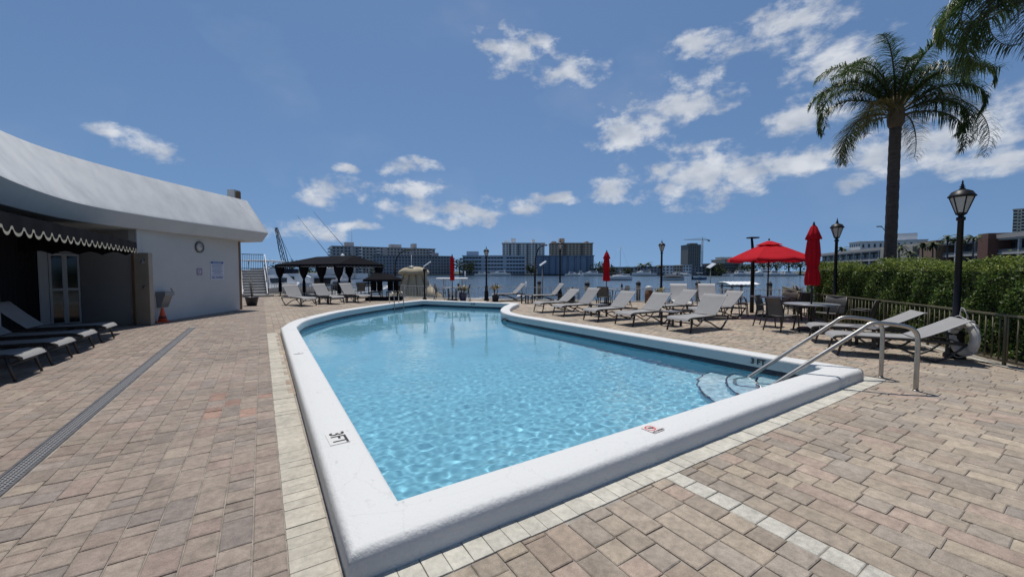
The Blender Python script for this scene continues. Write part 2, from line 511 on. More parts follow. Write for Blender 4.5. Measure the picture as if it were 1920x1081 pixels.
paver_m = attr_mat('paver_concrete', rough=.88, speckle=.16, sscale=150, bump=.45, stain=.17)
PAL = np.array([(.330, .276, .218), (.345, .288, .224), (.312, .260, .208), (.298, .254, .208), (.345, .268, .216), (.328, .262, .206), (.312, .268, .222), (.275, .240, .205), (.365, .306, .234), (.290, .236, .190)])
PALW = np.array([.2, .17, .15, .1, .08, .1, .08, .04, .05, .03])
LIGHT = np.array((.475, .455, .395))
rng = np.random.RandomState(11)
def paver_pieces():
    """every paver of the deck: (x0, x1, y0, y1, colour, kind)"""
    out = []
    W = .168
    out_poly = [(p.x, p.y) for p in OUTER]
    excl = [(p.x, p.y) for p in offset_poly(INNER, COPW + .015)]
    x0 = .088 - 95 * W
    cols = [(.088 - (i + 1) * W, .088 - i * W) for i in range(60)] + [(.088 + i * W, .088 + (i + 1) * W) for i in range(125)]
    for (xa, xb) in cols:
        ymin, ymax = -3.5, 33.0
        y = ymin + rng.uniform(0, .2)
        xc = (xa + xb) / 2
        while y < ymax:
            ln = rng.choice((.168, .252, .336), p=(.38, .40, .22)) if xc > .088 else rng.choice((.12, .168, .25, .30), p=(.28, .36, .26, .10))
            if 2.60 < xc < 2.76 and y < 2: ln = .168
            out.append([xa, xb, y, y + ln, xc])
            y += ln
    A = np.array(out)
    xc = (A[:, 0] + A[:, 1]) / 2
    # straight trimming against the light border of the near side
    near = (A[:, 0] > .08) & (A[:, 0] < 7.66)
    cut = near & (A[:, 2] < 1.895) & (A[:, 3] > 1.895)
    A[cut, 3] = 1.895
    drop = near & (A[:, 2] >= 1.894) & (A[:, 2] < 2.6)
    drop |= (A[:, 0] > .08) & (A[:, 1] < .40) & (A[:, 2] > 1.85) & (A[:, 2] < 11.9)
    # drain channel
    dr = (A[:, 1] > -1.765) & (A[:, 0] < -1.605) & (A[:, 2] < 14.35)
    for i in np.where(dr)[0]:
        if A[i, 0] < -1.765: A[i, 1] = min(A[i, 1], -1.765)
        elif A[i, 1] > -1.605: A[i, 0] = max(A[i, 0], -1.605)
        else: drop[i] = True
    yc = (A[:, 2] + A[:, 3]) / 2
    xc = (A[:, 0] + A[:, 1]) / 2
    drop |= (A[:, 1] - A[:, 0] < .03) | (A[:, 3] - A[:, 2] < .03)
    drop |= inside(excl, xc, yc)
    for a in (0, 1):
        for b in (2, 3):
            drop |= inside(out_poly, A[:, a], A[:, b]) & (np.hypot(xc - A[:, a], yc - A[:, b]) < .1) & inside(excl, xc, yc)
    drop |= ~inside([(p[0], p[1]) for p in DECK], xc, yc)
    lat = xc * RTH.x + yc * RTH.y; dep = xc * FWH.x + yc * FWH.y
    # what the picture or a step to its side can see
    drop |= (dep < .35) | (np.abs(lat) > dep * 1.42 + 2.0) | (dep > 31)
    drop |= (xc < -5.2) & (yc > 4)
    A = A[~drop]
    return A
PV = paver_pieces()
px_ = (PV[:, 0] + PV[:, 1]) / 2; py_ = (PV[:, 2] + PV[:, 3]) / 2
dep_ = px_ * FWH.x + py_ * FWH.y; lat_ = px_ * RTH.x + py_ * RTH.y
kcol = rng.choice(len(PAL), size=len(PV), p=PALW)
pcol = PAL[kcol] * rng.uniform(.88, 1.09, (len(PV), 1))
# the left walk is greyer and a little darker; a few red ones by the curve
left = px_ < .09
pcol[left] = (pcol[left] * .8 + pcol[left].mean(0) * .2) * np.array((.84, .83, .875))
beyond = (px_ > 7.5) & (py_ > 2.2)
pcol[beyond] *= np.array((1.10, 1.10, 1.08))
red = left & (px_ > -.55) & (py_ > 5.3) & (py_ < 6.4) & (rng.rand(len(PV)) < .35)
pcol[red] = np.array((.33, .22, .175)) * rng.uniform(.8, 1.1, (red.sum(), 1))
# cream soldier row across the near field
band = (px_ > 2.60) & (px_ < 2.76) & (py_ < 1.9)
pcol[band] = LIGHT * rng.uniform(.92, 1.04, (band.sum(), 1))

def paver_geo(x0, x1, y0, y1, lvl, rs, g=.0035, ch=.006, dz=.0045, tilt=.012):
    z = rs.uniform(-.0025, .0025)
    tx, ty = rs.uniform(-tilt, tilt, 2)
    jit = rs.uniform(-.002, .002, 8)
    b = [(x0 + g + jit[0], y0 + g + jit[1]), (x1 - g + jit[2], y0 + g + jit[3]), (x1 - g + jit[4], y1 - g + jit[5]), (x0 + g + jit[6], y1 - g + jit[7])]
    cx, cy = (x0 + x1) / 2, (y0 + y1) / 2
    def zz(p): return z + (p[0] - cx) * tx + (p[1] - cy) * ty
    def ins(p, d): return (p[0] + (d if p[0] < cx else -d), p[1] + (d if p[1] < cy else -d))
    top = [(*ins(p, ch), zz(p)) for p in b]
    mid = [(*p, zz(p) - dz) for p in b]
    if lvl == 2: return [(*p, zz(p) - .002) for p in b], [(0, 1, 2, 3)]
    F = [(8, 9, 10, 11)] if lvl == 0 else [(4, 5, 6, 7)]
    if lvl == 0:
        low = [(*p, -.016) for p in b]
        V = low + mid + top
        for j in range(4):
            k = (j + 1) % 4
            F += [(j, k, k + 4, j + 4), (j + 4, k + 4, k + 8, j + 8)]
    else:
        low = [(p[0], p[1], -.012) for p in b]
        V = [low[j] for j in range(4)] + top
        for j in range(4):
            k = (j + 1) % 4
            F += [(j, k, k + 4, j + 4)]
    return V, F
# the 300 that show largest are parts of their own
inview = (np.abs(lat_) < dep_ * 1.30 + .05) & (dep_ > 1.55)
score = np.where(inview, (PV[:, 1] - PV[:, 0]) * (PV[:, 3] - PV[:, 2]) / dep_ ** 3, 0)
order = np.argsort(-score)
single = set(order[:290].tolist())
rs = np.random.RandomState(5)
VV, FF, CC = [], [], []
nv = 0
for i in range(len(PV)):
    lvl = 0 if dep_[i] < 7 else (1 if dep_[i] < 15 else 2)
    V, F = paver_geo(*PV[i, :4], lvl if i not in single else 0, rs)
    if i in single:
        me = np_mesh('paver', V, F, paver_m, col=np.tile(pcol[i], (len(F), 1)))
        link('paver', me, deck)
    else:
        VV += V; FF += [tuple(a + nv for a in f) for f in F]; CC += [pcol[i]] * len(F); nv += len(V)
o = link('paver_field', np_mesh('paver_field', VV, FF, paver_m, col=np.array(CC)), deck)
tag(o, kind='stuff')
for o in deck.children: o.location = (0, 0, .010)      # the sheet itself lies 10 mm low
# cream border course beside the coping
border_m = attr_mat('border_concrete', rough=.88, speckle=.10, sscale=220, bump=.25, stain=.12, bscale=220)
y = 1.90
while y < 11.9:
    ln = .108
    V, F = paver_geo(.090, .320, y, y + ln, 0, rs, .0014, .0022, .0018, .005)
    link('border_paver', np_mesh('border_paver', V, F, border_m, col=np.tile(LIGHT * rs.uniform(.88, .99) * np.array((.95, .92, .89)), (len(F), 1))), deck, loc=(0, 0, .010))
    y += ln
x = .32
while x < 7.62:
    ln = .128
    V, F = paver_geo(x, x + ln, 1.897, 2.12, 0, rs, .0014, .0022, .0018, .005)
    link('border_paver', np_mesh('border_paver', V, F, border_m, col=np.tile(LIGHT * rs.uniform(.92, 1.06), (len(F), 1))), deck, loc=(0, 0, .010))
    x += ln

# ---- trench drain
steel = mat('drain_steel', (.22, .22, .23), .42, .7, var=.3, scale=10)
def grate_material():
    m = bpy.data.materials.new('perforated_grate'); m.use_nodes = True
    N, L = m.node_tree.nodes, m.node_tree.links
    b = N['Principled BSDF']; b.inputs['Roughness'].default_value = .5; b.inputs['Metallic'].default_value = .5
    geo = N.new('ShaderNodeNewGeometry')
    mp = N.new('ShaderNodeVectorMath'); mp.operation = 'MULTIPLY'; mp.inputs[1].default_value = (1 / .028, 1 / .040, 0)
    L.new(geo.outputs['Position'], mp.inputs[0])
    fr = N.new('ShaderNodeVectorMath'); fr.operation = 'FRACTION'; L.new(mp.outputs[0], fr.inputs[0])
    sb = N.new('ShaderNodeVectorMath'); sb.operation = 'SUBTRACT'; sb.inputs[1].default_value = (.5, .5, 0); L.new(fr.outputs[0], sb.inputs[0])
    ln = N.new('ShaderNodeVectorMath'); ln.operation = 'LENGTH'; L.new(sb.outputs[0], ln.inputs[0])
    gt = N.new('ShaderNodeMath'); gt.operation = 'GREATER_THAN'; gt.inputs[1].default_value = .33; L.new(ln.outputs['Value'], gt.inputs[0])
    mx = N.new('ShaderNodeMix'); mx.data_type = 'RGBA'; mx.inputs['A'].default_value = (.02, .02, .02, 1); mx.inputs['B'].default_value = (.25, .25, .26, 1)
    L.new(gt.outputs[0], mx.inputs['Factor']); L.new(mx.outputs['Result'], b.inputs['Base Color'])
    bp = N.new('ShaderNodeBump'); bp.inputs['Distance'].default_value = .006; L.new(gt.outputs[0], bp.inputs['Height']); L.new(bp.outputs[0], b.inputs['Normal'])
    return m
dr = empty('trench_drain', (-1.685, 0, 0), label='long perforated steel trench drain set in the brick walk', cat='drain')
for s in (-1, 1):
    MB().box(s * .068 - .010, s * .068 + .010, 0, 14.35, -.02, .004).build('edge_rail', steel, dr)
gm = grate_material()
gme = MB().box(-.056, .056, 0, .992, -.02, -.002, bev=.002).mesh('grate_panel', gm)
for k in range(14): link('grate_panel', gme, dr, loc=(0, .35 + k * 1.0, 0))

# ---- pool
white_paint = bpy.data.materials.new('white_coping_paint'); white_paint.use_nodes = True
def _coping():
    nt = white_paint.node_tree; N, L = nt.nodes, nt.links
    b = N['Principled BSDF']; b.inputs['Roughness'].default_value = .62; b.inputs['Specular IOR Level'].default_value = .35
    geo = N.new('ShaderNodeNewGeometry')
    n = N.new('ShaderNodeTexNoise'); n.inputs['Scale'].default_value = 3.2; n.inputs['Detail'].default_value = 9; n.inputs['Roughness'].default_value = .7
    L.new(geo.outputs['Position'], n.inputs['Vector'])
    r = N.new('ShaderNodeValToRGB'); e = r.color_ramp.elements
    e[0].position = .27; e[0].color = (.40, .39, .36, 1); e[1].position = .385; e[1].color = (.575, .58, .57, 1)
    L.new(n.outputs[0], r.inputs[0])
    sp = N.new('ShaderNodeTexNoise'); sp.inputs['Scale'].default_value = 17; sp.inputs['Detail'].default_value = 3; L.new(geo.outputs['Position'], sp.inputs['Vector'])
    sr = N.new('ShaderNodeMapRange'); sr.inputs['From Min'].default_value = .27; sr.inputs['From Max'].default_value = .33; sr.inputs['To Min'].default_value = .82; L.new(sp.outputs[0], sr.inputs['Value'])
    vo = N.new('ShaderNodeTexVoronoi'); vo.feature = 'DISTANCE_TO_EDGE'; vo.inputs['Scale'].default_value = 1.15; vo.inputs['Randomness'].default_value = 1
    dis = N.new('ShaderNodeVectorMath'); dis.operation = 'ADD'; sca = N.new('ShaderNodeVectorMath'); sca.operation = 'SCALE'; sca.inputs['Scale'].default_value = .16
    L.new(n.outputs['Color'], sca.inputs[0]); L.new(geo.outputs['Position'], dis.inputs[0]); L.new(sca.outputs[0], dis.inputs[1]); L.new(dis.outputs[0], vo.inputs['Vector'])
    vr = N.new('ShaderNodeMapRange'); vr.inputs['From Min'].default_value = .0; vr.inputs['From Max'].default_value = .0045; vr.inputs['To Min'].default_value = .90; L.new(vo.outputs['Distance'], vr.inputs['Value'])
    mm = N.new('ShaderNodeMath'); mm.operation = 'MULTIPLY'; L.new(sr.outputs[0], mm.inputs[0]); L.new(vr.outputs[0], mm.inputs[1])
    ms = N.new('ShaderNodeVectorMath'); ms.operation = 'SCALE'; L.new(r.outputs[0], ms.inputs[0]); L.new(mm.outputs[0], ms.inputs['Scale'])
    L.new(ms.outputs[0], b.inputs['Base Color'])
    n2 = N.new('ShaderNodeTexNoise'); n2.inputs['Scale'].default_value = 26; n2.inputs['Detail'].default_value = 7; n2.inputs['Roughness'].default_value = .65
    L.new(geo.outputs['Position'], n2.inputs['Vector'])
    bp = N.new('ShaderNodeBump'); bp.inputs['Strength'].default_value = .55; bp.inputs['Distance'].default_value = .014
    L.new(n2.outputs[0], bp.inputs['Height']); L.new(bp.outputs[0], b.inputs['Normal'])
_coping()
pool = empty('swimming_pool', (3.9, 2.1, 0), kind='structure')
def pbuild(mb, name, m, parent=None):
    o = mb.build(name, m, pool if parent is None else parent)
    if parent is None: o.location = (-3.9, -2.1, 0)
    return o
# dense loop so that the rounded edge can wander a little
loop = []
for i in range(len(INNER)):
    a = Vector(INNER[i]); b = Vector(INNER[(i + 1) % len(INNER)])
    n = max(1, int((b - a).length / .22))
    for k in range(n): loop.append(a.lerp(b, k / n))
prof = [(0, -.03), (0, .125), (.006, .150), (.020, .161), (.045, .1645), (.18, .165), (.312, .163), (.336, .154), (.351, .134), (.358, .105), (.360, .03), (.362, -.02)]
rows = []
rr = random.Random(3)
offs = {}
for j, (d, z) in enumerate(prof):
    P = offset_poly(loop, d)
    row = []
    for i, p in enumerate(P):
        if j == 0: pass
        w = .002 * math.sin(i * .9) + .0015 * math.sin(i * .37 + 1)
        row.append((p.x, p.y, z + (w if .05 < d < .34 else w * .3) + (rr.uniform(-.0025, .0025) if d > .28 else 0)))
    rows.append(row)
mb = MB(); mb.grid([r for r in rows], True, closed=True)
coping = pbuild(mb, 'coping', white_paint)
coping.data.flip_normals() if coping.data.polygons[len(loop) * 5].normal.z < 0 else None
coping.cycles.is_caustics_receiver = True
# basin
plaster = mat('pool_plaster', (.185, .455, .575), .85, var=.10, scale=1.2)
def floor_z(y): return -1.08 - .012 * max(0, y - 3)
WL = -.10
mb = MB()
wallP = offset_poly(loop, .012)
mb.grid([[(p.x, p.y, floor_z(p.y)) for p in wallP], [(p.x, p.y, -.02) for p in wallP]], False, closed=True)
wall = pbuild(mb, 'basin_wall', plaster); wall.data.flip_normals()
wall.cycles.is_caustics_receiver = True
fl = sheet('basin_floor', [[(p[0], p[1]) for p in offset_poly(INNER, .014)]], 0, plaster)
for v in fl.data.vertices: v.co.z = floor_z(v.co.y)
fl.parent = pool; fl.location = (-3.9, -2.1, 0)
fl.cycles.is_caustics_receiver = True
# dark tile line
tile_m = mat('navy_tile', (.016, .020, .045), .25, var=.4, scale=30)
tp = offset_poly(loop, .006)
mb = MB(); mb.grid([[(p.x, p.y, -.215) for p in tp], [(p.x, p.y, -.032) for p in tp]], False, closed=True)
tl = pbuild(mb, 'waterline_tile', tile_m); tl.data.flip_normals()
tl.cycles.is_caustics_receiver = True
# corner steps
stepm = mat('step_plaster', (.36, .53, .60), .85, var=.08, scale=4)
for k, (r, z) in enumerate(((1.72, -.80), (1.30, -.60), (.88, -.40), (.46, -.24))):
    poly = [(7.10, 2.44)] + [(7.10 + r * math.cos(a), 2.44 + r * math.sin(a)) for a in [math.pi / 2 + i * math.pi / 32 for i in range(17)]]
    mb = MB(); mb.prism(poly, -1.2, z)
    st = pbuild(mb, 'step', stepm); st.cycles.is_caustics_receiver = True
    mb = MB()
    A = [math.pi / 2 + i * math.pi / 48 for i in range(25)]
    mb.grid([[(7.10 + rr_ * math.cos(a), 2.44 + rr_ * math.sin(a), z_) for a in A] for rr_, z_ in ((r + .004, z - .03), (r + .004, z + .003), (r - .028, z + .003))], False)
    nos = mb.build('nosing', tile_m, st); nos.cycles.is_caustics_receiver = True
# water surface with real ripples
def pool_water():
    xs = np.arange(.60, 9.5, .0125)
    ys = [2.36]
    while ys[-1] < 18.9: ys.append(ys[-1] + .0125 + .0028 * max(0, ys[-1] - 7.0))
    ys = np.array(ys)
    X, Y = np.meshgrid(xs, ys); Z = np.zeros_like(X)
    rg = np.random.RandomState(3)
    for i in range(56):
        Lw = math.exp(rg.uniform(math.log(.055), math.log(.24))); k = 2 * math.pi / Lw; th = rg.normal(.9, 1.0)
        a = .215 / k ** 2
        Z += a * np.sin(k * (X * math.cos(th) + Y * math.sin(th)) + rg.uniform(0, 6.28))
    for i in range(6):
        Lw = rg.uniform(1.0, 2.6); k = 2 * math.pi / Lw; th = rg.normal(1.2, .6)
        Z += .0016 * np.sin(k * (X * math.cos(th) + Y * math.sin(th)) + rg.uniform(0, 6.28))
    # the far half lies calmer
    calm = np.clip(1.05 - (Y - 3.6) / 6.5, .26, 1)
    Z = WL + Z * calm
    ok = inside([(p.x, p.y) for p in offset_poly(INNER, .06)], X, Y)
    idx = -np.ones(X.shape, int); idx[ok] = np.arange(ok.sum())
    V = np.stack([X[ok], Y[ok], Z[ok]], -1)
    q = np.stack([idx[:-1, :-1], idx[:-1, 1:], idx[1:, 1:], idx[1:, :-1]], -1).reshape(-1, 4)
    q = q[(q >= 0).all(1)]
    m = bpy.data.materials.new('pool_water'); m.use_nodes = True
    N, L = m.node_tree.nodes, m.node_tree.links; N.remove(N['Principled BSDF'])
    g = N.new('ShaderNodeBsdfGlass'); g.inputs['Roughness'].default_value = 0; g.inputs['IOR'].default_value = 1.33
    L.new(g.outputs[0], N['Material Output'].inputs[0])
    me = np_mesh('pool_water', V, q, m, smooth=True)
    o = link('pool_water', me); tag(o, kind='structure')
    o.cycles.is_caustics_caster = True
pool_water()
# depth marks and no-diving mark on the coping
ink = mat('black_lettering', (.012, .012, .012), .6)
redink = mat('red_lettering', (.50, .04, .03), .6)
plate = mat('marker_plate', (.55, .55, .53), .6)
greyink = mat('worn_lettering', (.20, .20, .20), .7)
def marker(name, loc, rz, w, h, items, pm=plate, rx=0.0):
    e = MB().box(-w / 2, w / 2, -h / 2, h / 2, -.005, .0, bev=0).build(name, pm, coping, loc=loc, rot=(rx, 0, rz))
    for (body, size, x, y, mm) in items:
        link('lettering', text_mesh(body, size, mm, bold=.0015 * size / .1), e, loc=(x, y, .0012))
    return e
marker('depth_marker', (.520, 3.62, .1712), R(-88), .27, .155, [('3FT', .165, 0, .004, ink)])
marker('depth_marker', (.520, 7.75, .1712), R(-88), .05, .15, [('3 FT', .03, 0, 0, greyink)])
marker('depth_marker', (1.12, 13.55, .1712), R(-60), .05, .15, [('5 FT', .03, 0, 0, greyink)])
link('lettering', text_mesh('3 FT', .13, ink, bold=.004), coping, loc=(7.066, 3.36, .062), rot=(R(90), 0, R(-91)))
link('lettering', text_mesh('5 FT', .12, ink, bold=.004), coping, loc=(8.28, 16.42, .06), rot=(R(90), 0, R(-57)))
e = MB().box(-.072, .072, -.078, .062, -.008, 0).build('no_diving_marker', mat('nd_plate', (.56, .50, .49), .6), coping, loc=(2.97, 2.30, .1712), rot=(0, 0, R(2)))
mb = MB()
ring = [[(r * math.cos(a) - .01, r * math.sin(a) * 1.0 + .012, .0012) for a in [i * math.pi / 16 for i in range(33)]] for r in (.040, .050)]
mb.grid(ring, False); mb.add([(-.040, .042, .0014), (-.033, .048, .0014), (.022, -.018, .0014), (.015, -.024, .0014)], [(0, 1, 2, 3)])
link('prohibition_ring', mb.mesh('prohibition_ring', redink), e)
mb = MB(); mb.tube([(-.028, .02, .001), (.0, .008, .001), (.018, .0, .001)], .006, 6); mb.tube([(.0, .01, .001), (.006, .026, .001)], .004, 6); mb.lathe([(.006, 0), (.006, .001)], 8, (.016, .012, .0008))
link('diver_figure', mb.mesh('diver_figure', ink), e)
link('lettering', text_mesh('NO DIVING', .030, ink, bold=.0008), e, loc=(.01, -.062, .0012))
# skimmer float / light ring by the promontory
mb = MB(); mb.tube([(6.93 + .0 + .10 * math.cos(a), 11.35 + .13 * math.sin(a), -.05 + .05 * math.sin(a * 2)) for a in [i * math.pi / 8 for i in range(15)]], .018, 6)
tag(mb.build('pool_hose', mat('black_rubber', (.015, .015, .017), .6)), 'coiled black hose hanging at the rounded tip of the pool edge', 'hose')

# ---- stainless grab rails over the corner steps
chrome = mat('stainless', (.42, .40, .365), .38, 1.0, var=.12, scale=8)
def hand_rail(base, label):
    e = empty('pool_handrail', (*base, 0), label=label, cat='handrail', group='pair of steel rails over the pool steps')
    path = catmull([(0, 0), (0, .35), (0, .66), (.03, .79), (.14, .86), (.40, .895), (.54, .885), (.64, .81), (.90, .605), (1.40, .21), (1.95, -.24), (2.0, -.42), (2.0, -.62)], 5)
    d = Vector((-.7071, .7071))
    mb = MB(); mb.tube([(d.x * p.x, d.y * p.x, p.y) for p in path], .0275, 12)
    mb.build('rail', chrome, e)
    mb = MB(); mb.lathe([(.036, 0), (.036, .008), (.026, .014)], 14); mb.build('escutcheon', chrome, e)
hand_rail((7.37, 1.51), 'steel pool handrail whose post stands on the open pavers nearer the border course')
hand_rail((7.86, 1.99), 'steel pool handrail whose post stands nearer the two reclined loungers')
# ladder rails at the far end
def ladder(x, y):
    e = empty('pool_ladder', (x, y, 0), R(17), label='small steel ladder arching over the far pool edge', cat='ladder')
    for s in (-1, 1):
        mb = MB(); mb.tube([(s * .24, p[0], p[1]) for p in [(.55, 0.0), (.55, .45), (.50, .60), (.38, .68), (.25, .62), (.17, .45), (.15, -.2), (.15, -.7)]], .02, 8)
        mb.build('rail', chrome, e)
    for k in range(2): MB().box(-.24, .24, .10, .2, -.35 - .25 * k, -.33 - .25 * k).build('tread', chrome, e)
    return e
ladder(5.25, 17.52)
# ================================================================== pool house on the left
stucco = mat('white_stucco', (.50, .50, .485), .85, var=.08, scale=.8, bump=.25, bscale=60)
fascia_m = bpy.data.materials.new('weathered_white_roof'); fascia_m.use_nodes = True
def _fascia():
    N, L = fascia_m.node_tree.nodes, fascia_m.node_tree.links
    b = N['Principled BSDF']; b.inputs['Roughness'].default_value = .75
    tc = N.new('ShaderNodeTexCoord'); mp = N.new('ShaderNodeMapping'); mp.inputs['Scale'].default_value = (1.0, 1.0, .45); mp.inputs['Rotation'].default_value = (0, R(28), 0)
    L.new(tc.outputs['Object'], mp.inputs[0])
    n = N.new('ShaderNodeTexNoise'); n.inputs['Scale'].default_value = 1.6; n.inputs['Detail'].default_value = 8; n.inputs['Roughness'].default_value = .62
    L.new(mp.outputs[0], n.inputs['Vector'])
    r = N.new('ShaderNodeValToRGB'); e = r.color_ramp.elements
    e[0].position = .30; e[0].color = (.40, .415, .43, 1); e[1].position = .62; e[1].color = (.53, .54, .54, 1)
    L.new(n.outputs[0], r.inputs[0]); L.new(r.outputs[0], b.inputs['Base Color'])
    bp = N.new('ShaderNodeBump'); bp.inputs['Strength'].default_value = .3; bp.inputs['Distance'].default_value = .02
    L.new(n.outputs[0], bp.inputs['Height']); L.new(bp.outputs[0], b.inputs['Normal'])
_fascia()
wood = mat('brown_wood_trim', (.17, .10, .055), .7, var=.3, scale=4, stretch=(6, 6, .6))
beige = mat('beige_panel', (.34, .29, .23), .8, var=.12, scale=3)
soffit_m = mat('soffit_paint', (.50, .51, .52), .8, var=.08, scale=1.2)
house = empty('pool_house', (-3.1, 15.94, 0), label='white stucco pool house with curved overhanging roof', cat='building')
def hb(mb, name, m, parent=None):
    o = mb.build(name, m, house if parent is None else parent)
    if parent is None: o.location = (3.1, -15.94, 0)
    return o
A1, B1 = Vector((-3.10, 15.94)), Vector((-.78, 19.93))
u1 = (B1 - A1).normalized(); n1 = Vector((u1.y, -u1.x))      # outward, toward the pool
def quad_wall(a, b, th, z0, z1):
    d = (b - a).normalized(); nn = Vector((-d.y, d.x)) * th
    return MB().prism([tuple(a), tuple(b), tuple(b + nn), tuple(a + nn)], z0, z1)
hb(quad_wall(A1, B1, .25, 0, 2.95), 'wall', stucco)
# wall of the recess and door
C1 = Vector((-4.65, 17.21)); D1 = Vector((-5.25, 17.70))
hb(quad_wall(C1, A1 + Vector((-.02, -.0)), .2, 0, 2.95), 'wall', stucco)
hb(quad_wall(Vector((-9.4, 20.95)), C1 + Vector((-.01, .25)), .2, 0, 2.95), 'wall', stucco)
# brown corner trim at the far end, end wall
ef = B1 + u1 * .003
hb(MB().prism([tuple(ef), tuple(ef + u1 * .16), tuple(ef + u1 * .16 - n1 * .35), tuple(ef - n1 * .35)], 0, 2.82), 'corner_trim', wood)
hb(MB().prism([tuple(ef + u1 * .16 - n1 * .3), tuple(ef + u1 * .16 - n1 * 4.5), tuple(ef + u1 * .02 - n1 * 4.5), tuple(ef + u1 * .02 - n1 * .36)], 0, 2.95), 'wall', stucco)
# joint line of the stucco
jl = A1 + u1 * .3 + n1 * .002
hb(MB().prism([tuple(jl), tuple(B1 + n1 * .002), tuple(B1 + n1 * .006), tuple(jl + n1 * .004)], 2.31, 2.325), 'reveal_strip', soffit_m)
# dark recess behind the awning: walls, ceiling, black curtain
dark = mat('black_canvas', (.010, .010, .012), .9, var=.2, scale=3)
near_wall_top = Vector((-5.0, 13.7))
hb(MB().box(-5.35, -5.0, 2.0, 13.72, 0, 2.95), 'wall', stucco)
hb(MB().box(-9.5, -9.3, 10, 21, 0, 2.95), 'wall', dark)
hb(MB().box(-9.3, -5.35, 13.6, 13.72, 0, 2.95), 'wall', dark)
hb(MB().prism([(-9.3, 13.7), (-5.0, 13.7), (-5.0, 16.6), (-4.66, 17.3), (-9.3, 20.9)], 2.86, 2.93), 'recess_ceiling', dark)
# curtain, gathered in folds
mb = MB()
pts = []
for k in range(60):
    t = k / 59
    p = (Vector((-5.35, 13.75)).lerp(Vector((-5.40, 16.6)), t / .7) if t < .7 else Vector((-5.40, 16.6)).lerp(Vector((-4.95, 17.35)), (t - .7) / .3))
    pts.append((p.x - .15 + .05 * math.sin(k * 1.7), p.y))
mb.grid([[(p[0], p[1], .02) for p in pts], [(p[0], p[1], 2.86) for p in pts]], True)
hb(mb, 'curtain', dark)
# white framed double door standing in front of the recess wall
dfr = mat('white_door_frame', (.55, .56, .56), .55)
glass_dark = mat('dark_glass', (.012, .014, .016), .08, spec=.6)
da, db = Vector((-5.22, 16.93)), Vector((-4.665, 17.205))
dd = (db - da).normalized(); dn = Vector((dd.y, -dd.x))
door = empty('door', (da.x, da.y, 0)); door.parent = house; door.location = (da.x + 3.1, da.y - 15.94, 0); door.rotation_euler = (0, 0, math.atan2(dd.y, dd.x))
L_ = (db - da).length
MB().box(-.20, -.012, -.02, .12, 0, 2.14).build('jamb', dfr, door)
MB().box(-.20, L_, -.02, .12, 2.145, 2.25).build('lintel', dfr, door)
door_w = L_ / 2
for s in range(2):
    x0 = s * door_w
    f = MB()
    f.box(x0, x0 + .05, -.03, .02, 0, 2.12); f.box(x0 + door_w - .05, x0 + door_w - .003, -.03, .02, 0, 2.12)
    for z in (0, 1.02, 2.05): f.box(x0 + .05, x0 + door_w - .05, -.028, .018, z, z + .07)
    fr = f.build('door_leaf', dfr, door)
    for z0, z1 in ((.07, 1.02), (1.09, 2.05)):
        MB().box(x0 + .05, x0 + door_w - .05, -.012, -.004, z0, z1).build('pane', glass_dark, fr)
# ---- swept roof: sloping fascia, soffit
EAVE = catmull([(-1.6, 1.0), (-2.5, 4.0), (-3.2, 7.0), (-3.66, 9.9), (-3.78, 12.0), (-3.62, 13.75), (-3.08, 15.1), (-2.26, 16.45), (-1.16, 18.0), (.02, 19.55), (.30, 19.92)], 5)
EAVE += [Vector((-2.6, 22.1)), Vector((-5.5, 24.3))]
def ring(off, z): return [(p.x, p.y, z) for p in offset_poly(EAVE, -off, closed=False)]
def sweep(rings, name, m, smooth=True):
    mb = MB(); mb.grid(rings, smooth); return hb(mb, name, m)
o = sweep([ring(0, 3.22), ring(.03, 3.30), ring(.90, 4.60), ring(1.5, 4.61)], 'fascia', fascia_m)
if o.data.polygons[20].normal.x < 0: o.data.flip_normals()
bpy.context.view_layer.update()
o2 = sweep([ring(0.0, 3.22), ring(.26, 2.84)], 'soffit', soffit_m, False)
o3 = sweep([ring(.26, 2.84), ring(2.6, 2.80)], 'soffit', soffit_m, False)
mod = o.modifiers.new('edge', 'EDGE_SPLIT'); mod.split_angle = R(28)
inr = offset_poly(EAVE, -1.4, closed=False)
hb(MB().prism([(p.x, p.y) for p in inr] + [(-12, 24), (-12, 1)], 4.45, 4.58), 'roof_slab', fascia_m)
# roof stub
cx, cy = at(445, 17.6)
ch = MB(); ch.box(-.19, .12, -.2, .2, 4.3, 5.16); o = ch.build('chimney', stucco, house, loc=(cx + 3.1, cy - 15.94, 0), rot=(0, 0, FACE))
MB().box(.12, .20, -.12, .1, 4.6, 5.1).build('louvre', wood, o)

# ---- awning
aw = empty('awning', (-2.85, 14.6, 0), label='black canvas awning with cream scalloped trim on the pool house', cat='awning')
canvas = mat('awning_canvas', (.016, .016, .019), .95, spec=.08, var=.25, scale=2, bump=.15, bscale=200)
cream = mat('cream_trim', (.52, .46, .34), .8)
def awb(mb, name, m): 
    o = mb.build(name, m, aw); o.location = (2.85, -14.6, 0); return o
YA, YB = 5.2, 14.62
XF, XB = -2.85, -5.0
mb = MB()
rowsA = []
for k in range(25):
    y = YA + (YB - YA) * k / 24
    sag = .015 * math.sin(k * 1.9)
    rowsA.append([(XF + (XB - XF) * t, y, 2.38 + (2.80 - 2.38) * t + sag * math.sin(math.pi * t)) for t in [i / 6 for i in range(7)]])
mb.slab(rowsA, .012)
awb(mb, 'canopy', canvas)
